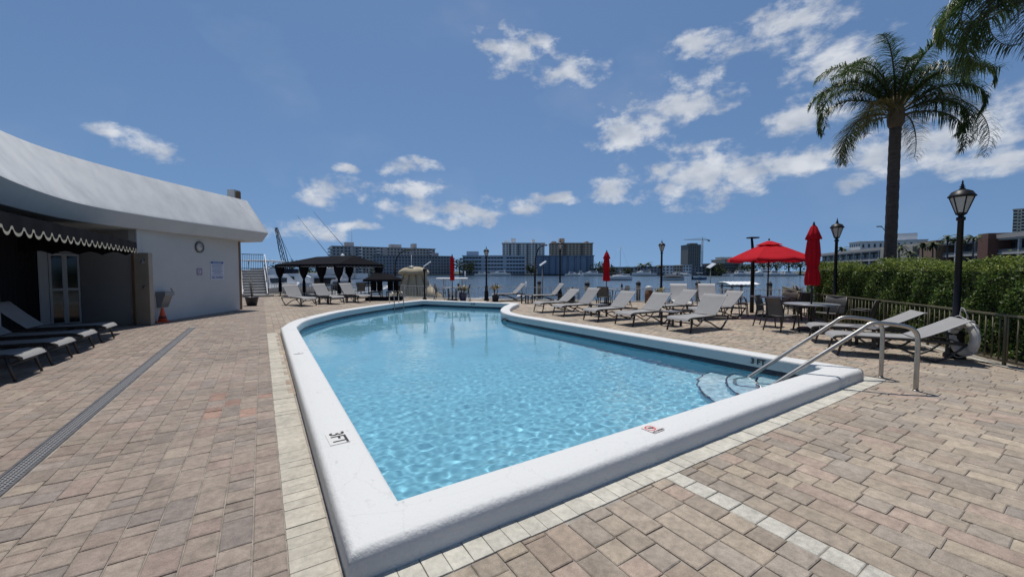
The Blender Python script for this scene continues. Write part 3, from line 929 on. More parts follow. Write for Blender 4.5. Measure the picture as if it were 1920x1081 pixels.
# front valance with scallops and trim, end valance
def scallop_z(s, w, lo, hi):
    t = (s / w) % 1.0
    return lo + (hi - lo) * (0 if t < .5 else 1) if False else hi - (hi - lo) * max(0.0, math.sin(math.pi * min(1, max(0, (t - .12) / .76)))) ** .45
N_ = 420
top = []; bot = []; tr = []
for k in range(N_ + 1):
    y = YA + (YB - YA) * k / N_
    zb = scallop_z(y - YA, .30, 2.085, 2.175)
    top.append((XF, y, 2.385)); bot.append((XF + .006 * math.sin(y * 9), y, zb)); tr.append((XF + .010 + .006 * math.sin(y * 9), y, zb))
mb = MB(); mb.grid([bot, top], True); awb(mb, 'front_valance', canvas)
mb = MB(); mb.grid([[(p[0], p[1], p[2] - .006) for p in tr], [(p[0], p[1], p[2] + .040) for p in tr]], True)
awb(mb, 'scallop_trim', cream)
for (ye, nm) in ((YB, 'end_valance'), (YA, 'end_valance')):
    mb = MB(); tp = []; bt = []
    for k in range(61):
        x = XF + (XB - XF) * k / 60; t = k / 60
        tp.append((x, ye, 2.385 + .415 * t)); bt.append((x, ye, 2.02 + .08 * abs(math.cos(math.pi * (x - XF) / .45))))
    mb.grid([bt, tp], True); awb(mb, nm, canvas)
frame = mat('awning_frame', (.03, .03, .03), .5, .3)
for y in (YA + .03, 9.0, YB - .04):
    mb = MB(); mb.tube([(XF - .03, y, 2.33), (XB + .02, y, 2.73)], .018, 6); awb(mb, 'awning_arm', frame)

# ---- things on the pool house wall
def on_wall(s, z, out=.004):
    p = A1 + (B1 - A1) * s + n1 * out
    return (p.x, p.y, z)
WRZ = math.atan2(u1.y, u1.x)
# clock
ck = empty('wall_clock', on_wall(.532, 2.46, .003), WRZ, label='round white wall clock on the shaded stucco wall', cat='clock')
MX = Matrix.Rotation(R(90), 4, 'X')
clockrim = mat('clock_rim', (.10, .10, .10), .5); clockface = mat('clock_face', (.50, .50, .47), .6)
mb = MB(); mb.lathe([(.205, 0), (.205, .03), (.195, .045), (.180, .045), (.178, .02)], 40, M=MX); mb.build('rim', clockrim, ck)
mb = MB(); mb.lathe([(.181, .002), (.181, .021)], 40, M=MX); fc = mb.build('dial', clockface, ck)
for h in range(1, 13):
    a = R(90 - 30 * h)
    link('numeral', text_mesh(str(h), .062, ink, bold=.001), fc, loc=(.145 * math.cos(a), -.023, .145 * math.sin(a)), rot=(R(90), 0, 0))
for nm, hl, an, w in (('hour_hand', .085, 90 - 66, .012), ('minute_hand', .14, 90 - 72, .008)):
    a = R(an); mb = MB(); mb.tube([(-.02 * math.cos(a), -.027, -.02 * math.sin(a)), (hl * math.cos(a), -.027, hl * math.sin(a))], w * .5, 4, flat=.4); mb.build(nm, ink, ck)
# pool rules sign
blue = mat('sign_blue', (.05, .11, .30), .5); signw = mat('sign_white', (.52, .54, .60), .5)
sg = empty('pool_rules_sign', on_wall(.722, 1.625, .003), WRZ, label='white pool rules board with blue header and footer lettering', cat='sign')
MB().box(-.36, .36, -.012, 0, -.35, .35).build('board', signw, sg)
hd = MB().box(-.34, .34, -.015, -.0125, .255, .335).build('header_panel', blue, sg)
link('lettering', text_mesh('POOL RULES', .078, signw, bold=.001), hd, loc=(0, -.017, .293), rot=(R(90), 0, 0))
for k in range(9):
    w = (.56, .60, .50, .58, .44, .60, .52, .38, .55)[k]
    MB().box(-w / 2, w / 2, -.0145, -.0125, .205 - k * .045, .219 - k * .045).build('text_line', blue, sg)
MB().box(-.34, .34, -.0145, -.0125, -.205, -.197).build('rule_line', blue, sg)
link('lettering', text_mesh('NO DIVING', .115, blue, bold=.003), sg, loc=(0, -.014, -.275), rot=(R(90), 0, 0))
sg = empty('notice_plate', on_wall(.526, 1.58, .003), WRZ, label='small square mauve notice plate beside the rules board', cat='sign')
MB().box(-.13, .13, -.01, 0, -.13, .13).build('plate', mat('plate_mauve', (.26, .22, .30), .5), sg)
mb = MB(); mb.lathe([(.075, .0105), (.075, .012)], 20, M=MX); mb.build('disc', signw, sg)
mb = MB(); mb.tube([(-.03, -.013, -.03), (.01, -.013, .0), (-.005, -.013, .04)], .01, 6); mb.build('pictogram', mat('plate_red', (.35, .05, .06), .5), sg)
# shower partition
sh = empty('shower_panel', (A1.x + n1.x * .005 , A1.y + n1.y * .005, 0), R(-30), label='beige outdoor shower panel at the corner of the pool house', cat='shower')
MB().box(.015, .42, -.14, .0, 0, 2.14, bev=.01).build('panel', beige, sh)
MB().box(-.055, .012, -.16, -.0, 0, 2.12).build('edge_board', wood, sh)
metal_d = mat('dull_metal', (.20, .19, .18), .4, .8)
mb = MB(); mb.tube([(.30, -.14, 1.93), (.36, -.26, 1.95), (.42, -.34, 1.91)], .014, 8); mb.build('shower_arm', metal_d, sh)
mb = MB(); mb.lathe([(.02, 0), (.055, -.06), (.055, -.075)], 14, (.43, -.36, 1.91)); mb.build('shower_head', metal_d, sh)
mb = MB(); mb.lathe([(.045, 0), (.045, .02), (.02, .03), (.02, .06)], 12, M=Matrix.Translation((.28, -.14, 1.12)) @ MX); mb.tube([(.28, -.19, 1.12), (.36, -.19, 1.14)], .012, 6); mb.build('valve', metal_d, sh)
# drinking fountain
p = on_wall(.16, 0, .003)
fo = empty('drinking_fountain', p, WRZ, label='grey steel drinking fountain on the wall above a cone', cat='fountain')
fm = mat('fountain_steel', (.24, .25, .26), .35, .6)
MB().prism([(-.18, 0), (-.18, -.30), (.18, -.30), (.18, 0)], .82, .95).build('basin', fm, fo)
mb = MB(); vs = [(-.16, 0, .82), (.16, 0, .82), (.16, -.26, .82), (-.16, -.26, .82), (-.14, 0, .45), (.14, 0, .45), (.14, -.12, .45), (-.14, -.12, .45)]
mb.add(vs, [(0, 1, 2, 3), (7, 6, 5, 4), (0, 4, 5, 1), (1, 5, 6, 2), (2, 6, 7, 3), (3, 7, 4, 0)]); mb.build('housing', fm, fo)
mb = MB(); mb.tube([(.14, -.26, .95), (.14, -.26, 1.02), (.10, -.24, 1.045)], .014, 8); mb.build('spout', metal_d, fo)
# traffic cone
c = on_wall(.115, 0, .22)
co_ = empty('traffic_cone', c, .3, label='orange traffic cone under the drinking fountain', cat='cone')
orange = mat('cone_orange', (.62, .085, .03), .55)
MB().box(-.16, .16, -.16, .16, 0, .03, bev=.008).build('base', orange, co_)
mb = MB(); mb.lathe([(.12, .03), (.075, .22), (.035, .42), (.028, .45)], 18); mb.build('cone', orange, co_)
mb = MB(); mb.lathe([(.0985, .125), (.0825, .195)], 18); mb.build('dark_band', mat('cone_band', (.10, .03, .02), .6), co_)

# ---- stair to the dock house at the far end
stw = mat('stair_paint', (.46, .46, .45), .7, var=.15, scale=3); iron = mat('black_iron', (.014, .014, .016), .45, .3)
def stairs():
    x, y = at(478, 24.6)
    e = empty('outdoor_stair', (x, y, 0), R(3), label='pale grey open stair with black landing rail beyond the pool house', cat='stairs')
    n = 10; rise = .168; run = .25; w = .62
    for k in range(n):
        MB().box(-w, w, k * run, (k + 1) * run + .03, (k + 1) * rise - .05, (k + 1) * rise, bev=.008).build('tread', stw, e)
        MB().box(-w + .03, w - .03, k * run + .03, k * run + .05, k * rise, (k + 1) * rise - .05).build('riser', mat('riser_grey', (.26, .26, .26), .8), e)
    for s in (-1, 1):
        MB().prism([(s * (w + .01), 0), (s * (w + .06), 0), (s * (w + .06), n * run), (s * (w + .01), n * run)], 0, 0, [.2, .2, n * rise + .1, n * rise + .1]).build('stringer', stw, e)
    MB().box(-w, w + .1, n * run + .03, n * run + 1.3, n * rise - .12, n * rise - .004).build('landing', stw, e)
    # landing rail
    top = n * rise + 1.05
    for zz in (top, n * rise + .1):
        mb = MB(); mb.tube([(-w, n * run + .1, zz), (w, n * run + .1, zz)], .024, 6); mb.build('landing_rail', iron, e)
    bm = MB().tube([(0, 0, n * rise + .0), (0, 0, top)], .012, 6).mesh('baluster', iron)
    for k in range(12): link('baluster', bm, e, loc=(-w + .06 + k * (2 * w - .12) / 11, n * run + .1, 0))
    mb = MB(); mb.tube([(w + .08, .0, 1.0), (w + .08, n * run, n * rise + 1.05)], .028, 6); mb.build('hand_rail', mat('white_rail', (.6, .6, .6), .5), e)
    for k in (0, 5, 10):
        mb = MB(); mb.tube([(w + .08, k * run, k * rise), (w + .08, k * run, k * rise + 1.02)], .022, 6); mb.build('rail_post', iron, e)
    MB().box(-.1, w + .35, -.35, -.002, 0, .12).build('footing', conc, e)
stairs()
# ================================================================== loungers, chairs, tables, umbrellas
frame_m = mat('dark_resin_frame', (.030, .027, .026), .5, var=.2, scale=8)
sling_m = mat('grey_sling', (.245, .242, .240), .72, var=.10, scale=3, bump=.2, bscale=500)
sling_w = mat('pale_sling', (.50, .485, .46), .7, var=.06, scale=3, bump=.2, bscale=500)
chair_sling = mat('taupe_sling', (.085, .080, .074), .75, var=.12, scale=4, bump=.2, bscale=500)
edge_pale = mat('sling_binding', (.40, .40, .40), .6)
def make_lounger(back=48, sling=sling_m):
    """foot end at +x 0, head toward +x; axis along x"""
    e = empty('sun_lounger')
    W = .33; HS = .375; XH = 1.12
    ca, sa = math.cos(R(back)), math.sin(R(back)); BL = .80
    for s in (-1, 1):
        mb = MB()
        pts = [(-.06, s * W, HS - .055), (-.01, s * W, HS - .015), (.10, s * W, HS), (.55, s * W, HS + .0), (1.0, s * W, HS + .005), (1.45, s * W, HS - .01), (1.74, s * W, HS - .03)]
        mb.tube(pts, .021, 6, flat=1.25); mb.build('side_rail', frame_m, e)
        mb = MB(); mb.tube([(.09, s * (W + .005), HS - .01), (.055, s * (W + .015), .2), (.0, s * (W + .02), .0)], [.034, .030, .024], 6, flat=.7); mb.build('leg', frame_m, e)
        mb = MB(); mb.tube([(.30, s * W, HS - .02), (.42, s * W, .27), (.62, s * (W - .02), .30), (.90, s * W, .21), (1.22, s * (W + .01), .055), (1.36, s * (W + .015), .018), (1.50, s * (W + .01), .10), (1.66, s * W, .25), (1.74, s * W, HS - .03)], [.02, .024, .024, .024, .026, .028, .026, .024, .022], 6, flat=.8)
        mb.build('rear_leg', frame_m, e)
    for (bx, bz) in ((.05, .25), (1.74, HS - .03), (1.0, HS - .02)): MB().tube([(bx, -W, bz), (bx, W, bz)], .016, 6).build('cross_bar', frame_m, e)
    rows = []
    for x, z in ((-.075, HS - .06), (-.05, HS - .022), (0, HS + .008), (.12, HS + .022), (.45, HS + .012), (.8, HS + .012), (XH, HS + .02)):
        rows.append([(x, y * (W - .005), z - .010 * (1 - abs(y)) * (1 if x > .1 else 0)) for y in (-1, -.5, 0, .5, 1)])
    MB().slab(rows, .012).build('seat', sling, e)
    rows = []
    for t, dz in ((0.015, 0), (.2, -.008), (.5, -.012), (.8, -.005), (.93, .0), (.985, -.018), (1.0, -.05)):
        l = BL * t
        if t > .93:
            bx, bz = XH + BL * .95 * ca + (t - .93) * .5, HS + .02 + BL * .95 * sa + dz + .01
        else: bx, bz = XH + l * ca - dz * sa, HS + .02 + l * sa + dz * ca
        rows.append([(bx, y * (W - .008), bz) for y in (-1, -.5, 0, .5, 1)])
    br = MB().slab(rows, .012).build('backrest', sling, e)
    for s in (-1, 1):
        mb = MB(); mb.tube([(r[0][0] + .004, s * (W - .004), r[0][2] - .004) for r in rows], .011, 5); mb.build('back_edge', edge_pale, br)
        mb = MB(); mb.tube([(XH + BL * .55 * ca, s * (W - .05), HS + BL * .55 * sa), (XH + .42, s * (W - .04), HS - .01)], .009, 5); mb.build('prop', frame_m, br)
    return e
LOUNGER_G = 'grey sling sun loungers around the pool'
PROTO = {}
def lounger(front, head, label, back=48, sling=sling_m, z=0, group=LOUNGER_G):
    key = (back, sling.name)
    if key in PROTO: e = copy_tree(PROTO[key])
    else: e = make_lounger(back, sling); PROTO[key] = e
    e.location = (*front, z); e.rotation_euler = (0, 0, math.atan2(head[1], head[0]))
    tag(e, label, 'lounger', group)
    return e
# row along the straight pool edge
lounger((9.07, 12.40), (1, -.14), 'grey sling lounger ending the poolside row next to the rounded pool tip', back=40)
lounger((8.98, 11.05), (1, -.10), 'grey sling lounger second from the pool tip in the poolside row', back=50)
lounger((8.92, 9.33), (1, -.06), 'grey sling lounger in the middle of the five in the poolside row', back=45)
lounger((9.02, 8.04), (1, -.04), 'grey sling lounger fourth from the pool tip in the poolside row', back=45)
lounger((9.29, 6.41), (1, -.02), 'grey sling lounger ending the poolside row next to the dining tables', back=48)
# second row behind
lounger((11.6, 9.05), (1, -.25), 'grey sling lounger in the back row behind a small side table', back=45)
lounger((12.2, 7.75), (1, -.25), 'grey sling lounger in the back row close to the open red umbrella', back=45)
# two seen from the foot end by the railing
q = Vector(at(1272, 16.9)) - Vector((1.1, .97))
lounger(tuple(q), (.75, .66), 'pale lounger by the railing turned to the water, next to a piling', back=62, sling=sling_w)
q = Vector(at(1325, 17.0)) - Vector((1.12, .93))
lounger(tuple(q), (.77, .64), 'pale lounger by the railing turned to the water, next to the boat canopy', back=62, sling=sling_w)
# far ones
lounger(at(926, 21.0), (.97, -.25), 'grey sling lounger alone at the far pool edge beside a lamp post', back=45)
lounger(at(997, 20.0), (.97, -.35), 'grey sling lounger at the far deck between two lamp posts', back=50)
# three left of the pool
lounger((1.82, 20.22), (-.42, .9), 'grey sling lounger of the far trio nearest the stair', back=50)
lounger((3.10, 20.66), (-.42, .9), 'grey sling lounger in the middle of the far trio by the black cabana', back=50)
lounger((4.40, 20.95), (-.42, .9), 'grey sling lounger of the far trio nearest the small black canopy', back=50)
# two by the hedge
lounger((10.71, 3.94), (.50, -.866), 'low reclined grey lounger by the hedge next to the dining table', back=29)
lounger((9.53, 3.15), (.50, -.866), 'low reclined grey lounger by the hedge next to the life ring', back=29)
# four in the shade of the awning
for k, y in enumerate((12.67, 11.31, 10.17, 8.98)):
    lounger((-3.02, y), (-1, .05), ('sun lounger under the awning nearest the glazed door', 'second sun lounger from the glazed door under the awning', 'third sun lounger from the glazed door under the awning', 'fourth sun lounger from the glazed door under the awning')[k], back=(47, 47, 46, 46)[k], group='loungers in the shade of the awning')

def side_table(p, label, rz=0):
    e = empty('side_table', (*p, 0), rz, label=label, cat='side table', group='small dark side tables between loungers')
    MB().box(-.23, .23, -.23, .23, .40, .43, bev=.008).build('table_top', mat('table_top_grey', (.10, .10, .105), .5), e)
    for sx in (-1, 1):
        for sy in (-1, 1): MB().box(sx * .19 - .025, sx * .19 + .025, sy * .19 - .025, sy * .19 + .025, 0, .40).build('leg', frame_m, e)
side_table((10.15, 7.25), 'dark square side table behind the last lounger near the dining tables')
side_table((10.1, 10.15), 'dark square side table behind the middle loungers of the poolside row')
side_table((2.55, 21.2), 'dark side table between the loungers of the far trio nearest the stair')
side_table((3.85, 21.5), 'dark side table between the loungers of the far trio nearest the canopy')
side_table((10.75, 3.0), 'dark side table between the two low loungers by the hedge')
side_table(at(988, 19.6), 'dark side table between the two far loungers by the railing', .4)

def make_chair():
    e = empty('dining_chair')          # faces -y: back at +y
    W = .25
    for s in (-1, 1):
        mb = MB(); mb.tube([(s * (W + .03), -.24, 0), (s * (W + .02), -.20, .42), (s * (W + .02), -.17, .60), (s * (W + .02), -.10, .645), (s * (W + .01), .14, .63), (s * W, .24, .62)], .016, 6, flat=1.2); mb.build('arm', frame_m, e)
        mb = MB(); mb.tube([(s * (W + .02), .34, 0), (s * (W + .01), .24, .40), (s * W, .26, .62), (s * (W - .01), .33, .88)], .017, 6, flat=1.2); mb.build('leg', frame_m, e)
    for (by, bz) in ((-.2, .415), (.24, .40), (.33, .88)): MB().tube([(-W, by, bz), (W, by, bz)], .0145, 6).build('cross_bar', frame_m, e)
    MB().slab([[(x * (W - .01), y, z - .012 * (1 - abs(x))) for x in (-1, -.5, 0, .5, 1)] for y, z in ((-.24, .425), (-.2, .445), (0, .425), (.22, .412))], .01).build('seat', chair_sling, e)
    MB().slab([[(x * (W - .012), y + .015 * (1 - abs(x)), z) for x in (-1, -.5, 0, .5, 1)] for y, z in ((.235, .43), (.25, .56), (.28, .72), (.325, .875), (.345, .885))], .01).build('backrest', chair_sling, e)
    return e
CH = None
def chair(p, look, label, group):
    global CH
    if CH is None: e = CH = make_chair()
    else: e = copy_tree(CH)
    e.location = (*p, 0)
    # local -y looks toward the given point
    d = Vector((look[0] - p[0], look[1] - p[1]))
    e.rotation_euler = (0, 0, math.atan2(d.y, d.x) + math.pi / 2)
    tag(e, label, 'chair', group)
def table(p, r, label):
    e = empty('dining_table', (*p, 0), label=label, cat='table', group='round dining tables on the deck')
    mb = MB(); mb.lathe([(r - .03, .685), (r, .69), (r, .715), (r - .012, .722), (.04, .722)], 32); mb.build('table_top', mat('table_top_pale', (.22, .225, .23), .3, spec=.5), e)
    for k in range(4):
        a = k * math.pi / 2 + .5
        mb = MB(); mb.tube([(r * .62 * math.cos(a), r * .62 * math.sin(a), .685), (r * .55 * math.cos(a), r * .55 * math.sin(a), .3), (r * .62 * math.cos(a), r * .62 * math.sin(a), 0)], .022, 6); mb.build('leg', frame_m, e)
    return e
def umbrella_base(e):
    mb = MB(); mb.lathe([(.30, 0), (.30, .05), (.26, .075), (.06, .085), (.045, .09), (.04, .30)], 24); mb.build('base', frame_m, e)
red_f = mat('red_canvas', (.55, .014, .026), .85, spec=.12, var=.10, scale=3, bump=.1, bscale=120)
thin(red_f, .3)
pole_m = mat('umbrella_pole', (.02, .02, .022), .4, .3)
def closed_umbrella(p, ztop, zbot, label, size=1.0, lean=0.0):
    e = empty('closed_umbrella', (*p, 0), label=label, cat='umbrella', group='closed red umbrellas')
    mb = MB(); mb.tube([(0, 0, 0), (0, 0, ztop - .03)], .022, 8); mb.build('pole', pole_m, e)
    umbrella_base(e)
    H = ztop - zbot
    def fold(r, z, n=48, amp=.28, ph=0.0):
        return [(r * (1 + amp * (math.cos(8 * a + ph)) * .5 + .06 * math.sin(3 * a + z * 4)) * math.cos(a), r * (1 + amp * math.cos(8 * a + ph) * .5) * math.sin(a), z + .012 * math.sin(8 * a + 1)) for a in [2 * math.pi * k / n for k in range(n)]]
    s = size
    prof = [(.02, 1.0), (.06, .96), (.10, .86), (.135, .70), (.15, .52), (.13, .36), (.105, .30), (.14, .20), (.155, .08), (.145, .0)]
    mb = MB(); mb.grid([fold(r * s, zbot + H * t, amp=.34 if t < .7 else .15, ph=t * 2) for r, t in prof], True, closed=True); mb.build('canopy', red_f, e)
    capt = [(.015, 1.0), (.07, .955), (.12, .86), (.175, .76), (.165, .755)]
    mb = MB(); mb.grid([fold(r * s * 1.03, zbot + H * t + .012, amp=.12) for r, t in capt], True, closed=True); mb.build('vent_cap', red_f, e)
    mb = MB(); mb.lathe([(.0, .0), (.03, .01), (.03, .04), (.015, .06), (.028, .08), (.0, .105)], 10, (0, 0, ztop - .01)); mb.build('finial', pole_m, e)
    mb = MB(); mb.grid([fold(r * s, zbot + H * t, amp=.2) for r, t in ((.122, .315), (.12, .29))], True, closed=True); mb.build('tie_strap', red_f, e)
    return e
def open_umbrella(p, ztop, zrim, rad, label):
    e = empty('open_umbrella', (*p, 0), R(11), label=label, cat='umbrella')
    mb = MB(); mb.tube([(-.02, -.01, 0), (.0, 0, ztop - .05)], .022, 8); mb.build('pole', pole_m, e)
    umbrella_base(e)
    n = 8
    def P(k, t):
        a = 2 * math.pi * k / n; rr_ = rad * t
        return Vector((rr_ * math.cos(a), rr_ * math.sin(a), ztop - .06 - (ztop - .06 - zrim) * t ** 1.12))
    for k in range(n):
        mb = MB(); rows = []
        for i in range(9):
            t = .07 + .93 * i / 8
            a, b = P(k, t), P(k + 1, t)
            row = []
            for j in range(7):
                u = j / 6; q = a.lerp(b, u); q.z -= .045 * t * math.sin(math.pi * u)
                row.append(q)
            rows.append(row)
        # short hanging hem
        rows.append([Vector((q.x * 1.0, q.y * 1.0, q.z - .07)) for q in rows[-1]])
        mb.grid(rows, True); mb.build('canopy_panel', red_f, e)
    for k in range(n):
        mb = MB(); mb.tube([P(k, .05) - Vector((0, 0, .02)), P(k, .5) - Vector((0, 0, .02)), P(k, .99) - Vector((0, 0, .02))], .009, 5); mb.build('rib', pole_m, e)
        mb = MB(); mb.tube([P(k, .52) - Vector((0, 0, .03)), (0, 0, zrim - .05)], .007, 5); mb.build('strut', pole_m, e)
    mb = MB(); rows = []
    for t in (.05, .15, .25, .31):
        row = []
        for k in range(n * 6):
            a = P(int(k / 6), t); b = P(int(k / 6) + 1, t); u = (k % 6) / 6
            q = a.lerp(b, u); q.z += .055 + (.012 * math.sin(k * 1.05) if t > .3 else 0); row.append(q)
        rows.append(row)
    mb.grid(rows, True, closed=True); mb.build('vent_cap', red_f, e)
    mb = MB(); mb.lathe([(.0, .0), (.03, .01), (.03, .05), (.0, .08)], 10, (0, 0, ztop - .01)); mb.build('finial', pole_m, e)
GD = 'dark sling dining chairs'
# table by the hedge with the closed umbrella
T1 = (12.55, 4.65)
table(T1, .62, 'round dining table around the pole of the tall closed red umbrella by the hedge')
closed_umbrella(T1, 2.83, 1.22, 'tall closed red umbrella standing in front of the clipped hedge', 1.05)
chair((11.72, 4.98), T1, 'dark sling chair with its back to the pool at the table by the hedge', GD)
chair((12.42, 5.62), T1, 'dark sling chair at the hedge table on the side of the open umbrella', GD)
chair((13.5, 4.55), T1, 'dark sling chair between the hedge fence and its dining table', GD)
chair((12.65, 3.65), T1, 'dark sling chair at the hedge table on the side of the low loungers', GD)
# table under the open umbrella
T2 = at(1440, 13.9)
table(T2, .55, 'round dining table under the open red umbrella')
open_umbrella(T2, 2.68, 2.02, 1.34, 'open red umbrella spread over a dining table')
q = Vector(T2)
chair(tuple(q + RTH * .05 - FWH * .85 + RTH * .35), T2, 'dark sling chair under the open umbrella with its back to the pool', GD)
chair(tuple(q - RTH * .95 + FWH * .15), T2, 'dark sling chair under the open umbrella on the side of the loungers', GD)
chair(tuple(q - RTH * .60 + FWH * .85), T2, 'dark sling chair under the open umbrella on the side of the railing', GD)
chair(tuple(q + RTH * .85 + FWH * .35), T2, 'dark sling chair under the open umbrella on the side of the hedge', GD)
# far tables
T3 = at(1137, 19.0)
table(T3, .5, 'round table around the closed umbrella behind the poolside loungers')
closed_umbrella(T3, 2.52, 1.12, 'closed red umbrella behind the row of loungers', .95)
q = Vector(T3)
chair(tuple(q + RTH * .75 + FWH * .1), T3, 'dark chair right beside a rail post at the table behind the loungers', GD)
chair(tuple(q - RTH * .3 - FWH * .75), T3, 'dark chair with its back to the loungers at the table behind them', GD)
T4 = at(848, 21.2)
table(T4, .5, 'round table around the slim closed umbrella at the far railing')
closed_umbrella(T4, 2.42, 1.10, 'slim closed red umbrella at the far railing beside the boat hardtop', .72)
q = Vector(T4)
chair(tuple(q + RTH * .62), T4, 'dark chair at the far table on the lamp post side', GD)
chair(tuple(q - RTH * .62), T4, 'dark chair at the far table on the blue pot side', GD)
# table under the cabana
T5 = at(616, 25.2)
table(T5, .5, 'round table standing under the black cabana')
q = Vector(T5)
chair(tuple(q + RTH * .75), T5, 'dark chair at the cabana table on the canopy side', GD)
chair(tuple(q - RTH * .1 - FWH * .7), T5, 'dark chair at the cabana table with its back to the loungers', GD)
chair(at(672, 23.6), at(640, 24.6), 'dark chair standing between the cabana and the small canopy', GD)
# ================================================================== railings, lamps, plants, cabana
rail_w = mat('white_railing', (.50, .51, .51), .5, var=.15, scale=3)
rail_b = mat('beige_railing', (.14, .125, .075), .6, var=.3, scale=3)
def railing(pts, ztop, m, step, label, post_every=1.9, r=.012, name='railing'):
    p0 = pts[0]
    e = empty(name, (*p0, 0), label=label, cat='railing')
    P = [Vector(p) - Vector(p0) for p in pts]
    bal = MB().tube([(0, 0, .09), (0, 0, ztop - .02)], r, 5).mesh('baluster', m)
    post = MB().box(-.018, .018, -.018, .018, 0, ztop - .012).mesh('post', m)
    for i in range(len(P) - 1):
        a, b = P[i], P[i + 1]; d = b - a; L = d.length; rz = math.atan2(d.y, d.x)
        for nm, z, h in (('top_rail', ztop - .012, .032), ('bottom_rail', .07, .026)):
            MB().box(0, L - .004, -.022 if nm == 'top_rail' else -.012, .022 if nm == 'top_rail' else .012, z, z + h).build(nm, m, e, loc=(a.x, a.y, 0), rot=(0, 0, rz))
        npost = max(1, round(L / post_every))
        for k in range(npost): link('post', post, e, loc=(*(a + d * (k + .02) / npost), 0), rot=(0, 0, rz))
        n = int(L / step)
        for k in range(n):
            t = (k + .5) / n
            if min(abs(t - j / npost) * L for j in range(npost + 1)) < .06: continue
            link('baluster', bal, e, loc=(*(a + d * t), 0))
    return e
railing(FENCE_FAR[:8], .70, rail_w, .205, 'long white waterside railing along the edge of the deck')
railing(FENCE_FAR[7:], .74, rail_w, .22, 'white waterside railing behind the cabana and the small canopy')
railing(FENCE_HEDGE, .85, rail_b, .145, 'beige railing running in front of the clipped hedge')
# kerb strip under the hedge railing
mb = MB()
kb_o = [(p.x, p.y) for p in offset_poly(FENCE_HEDGE[1:], .12, closed=False)]; kb_i = [(p.x, p.y) for p in offset_poly(FENCE_HEDGE[1:], -.10, closed=False)]
for i in range(len(kb_o) - 1):
    a, b, c, d = kb_o[i], kb_o[i + 1], kb_i[i + 1], kb_i[i]
    mb.add([(*a, .012), (*b, .012), (*c, .012), (*d, .012)], [(0, 1, 2, 3)])
o = mb.build('kerb_strip', conc)
tag(o, kind='structure')
if o.data.polygons[0].normal.z < 0: o.data.flip_normals()

# ---- lantern posts
post_black = mat('black_lamp_paint', (.009, .009, .011), .45, spec=.25, var=.2, scale=8)
lamp_glass = mat('frosted_lamp_glass', (.42, .41, .38), .35, spec=.5)
def make_lamp(H=3.27, k=1.0, rp=.052):
    e = empty('lamp_post')
    zt = H - .80 * k
    mb = MB(); mb.lathe([(.15, 0), (.15, .06), (.12, .10), (.115, .42), (.135, .45), (.09, .50), (.075, .72), (.085, .76), (rp * 1.15, .80), (rp * .92, zt - .06), (rp * 1.35, zt - .05), (rp * 1.35, zt), (rp * .9, zt + .01)], 14); mb.build('post', post_black, e)
    lan = MB()
    z0 = zt + .10 * k; z1 = zt + .44 * k; r0, r1 = .085 * k, .19 * k
    mb = MB(); mb.lathe([(.035 * k, zt), (.05 * k, zt + .04 * k), (r0 * 1.05, z0 - .03 * k), (r0 * 1.1, z0)], 6, smooth=False); mb.build('lantern_cup', post_black, e)
    fr = MB()
    for j in range(6):
        a = 2 * math.pi * (j + .5) / 6
        fr.tube([(r0 * math.cos(a), r0 * math.sin(a), z0), (r1 * math.cos(a), r1 * math.sin(a), z1)], .011 * k, 5)
    fr.build('lantern_frame', post_black, e)
    for j in range(6):
        a, b = 2 * math.pi * (j + .5) / 6, 2 * math.pi * (j + 1.5) / 6; c = .97
        MB().add([(r0 * c * math.cos(a), r0 * c * math.sin(a), z0), (r0 * c * math.cos(b), r0 * c * math.sin(b), z0), (r1 * c * math.cos(b), r1 * c * math.sin(b), z1), (r1 * c * math.cos(a), r1 * c * math.sin(a), z1)], [(0, 1, 2, 3)]).build('pane', lamp_glass, e)
    mb = MB(); mb.lathe([(r1 * 1.02, z1 - .01 * k), (r1 * 1.16, z1), (r1 * 1.16, z1 + .02 * k), (r1 * 1.02, z1 + .05 * k), (r1 * .85, z1 + .11 * k), (r1 * .5, z1 + .145 * k), (.05 * k, z1 + .16 * k)], 12); mb.build('lantern_roof', post_black, e)
    zf = z1 + .155 * k
    mb = MB(); mb.lathe([(.045 * k, zf), (.055 * k, zf + .02 * k), (.025 * k, zf + .045 * k), (.05 * k, zf + .065 * k), (.02 * k, zf + .085 * k), (.03 * k, zf + .11 * k), (.012 * k, zf + .13 * k), (.018 * k, zf + .16 * k), (.0, H + .01)], 10); mb.build('finial', post_black, e)
    return e
def lamp(p, label, H=3.27, k=1.0, rp=.052):
    e = make_lamp(H, k, rp); e.location = (*p, 0); tag(e, label, 'lamp post', 'black lantern posts around the deck')
lamp(at(1796, 7.25), 'tall black lantern post by the hedge with a life ring at its foot', 3.25, .84, .045)
lamp(at(1566, 12.4), 'black lantern post in front of the hedge beside the tall closed umbrella', 3.25, .84, .043)
lamp(at(1240, 21.0), 'black lantern post on the deck with a yellow plant at its foot', 3.26, .85)
lamp(at(1050, 21.2), 'slim black lantern post between the far lounger and the poolside row', 3.28, .72, .045)
lamp(at(912, 21.6), 'slim black lantern post beside the lone far lounger', 2.95, .75, .045)
# short post lamp
x, y = at(796, 21.8)
e = empty('bollard_lamp', (x, y, 0), label='short black post lamp between the tan boat cover and a blue pot', cat='lamp post')
mb = MB(); mb.lathe([(.12, 0), (.12, .05), (.08, .12), (.05, .2), (.042, 1.5), (.06, 1.52), (.05, 1.55)], 10); mb.build('post', post_black, e)
mb = MB(); mb.lathe([(.06, 1.55), (.09, 1.62), (.10, 1.70), (.0, 1.78)], 8); mb.build('cap', post_black, e)
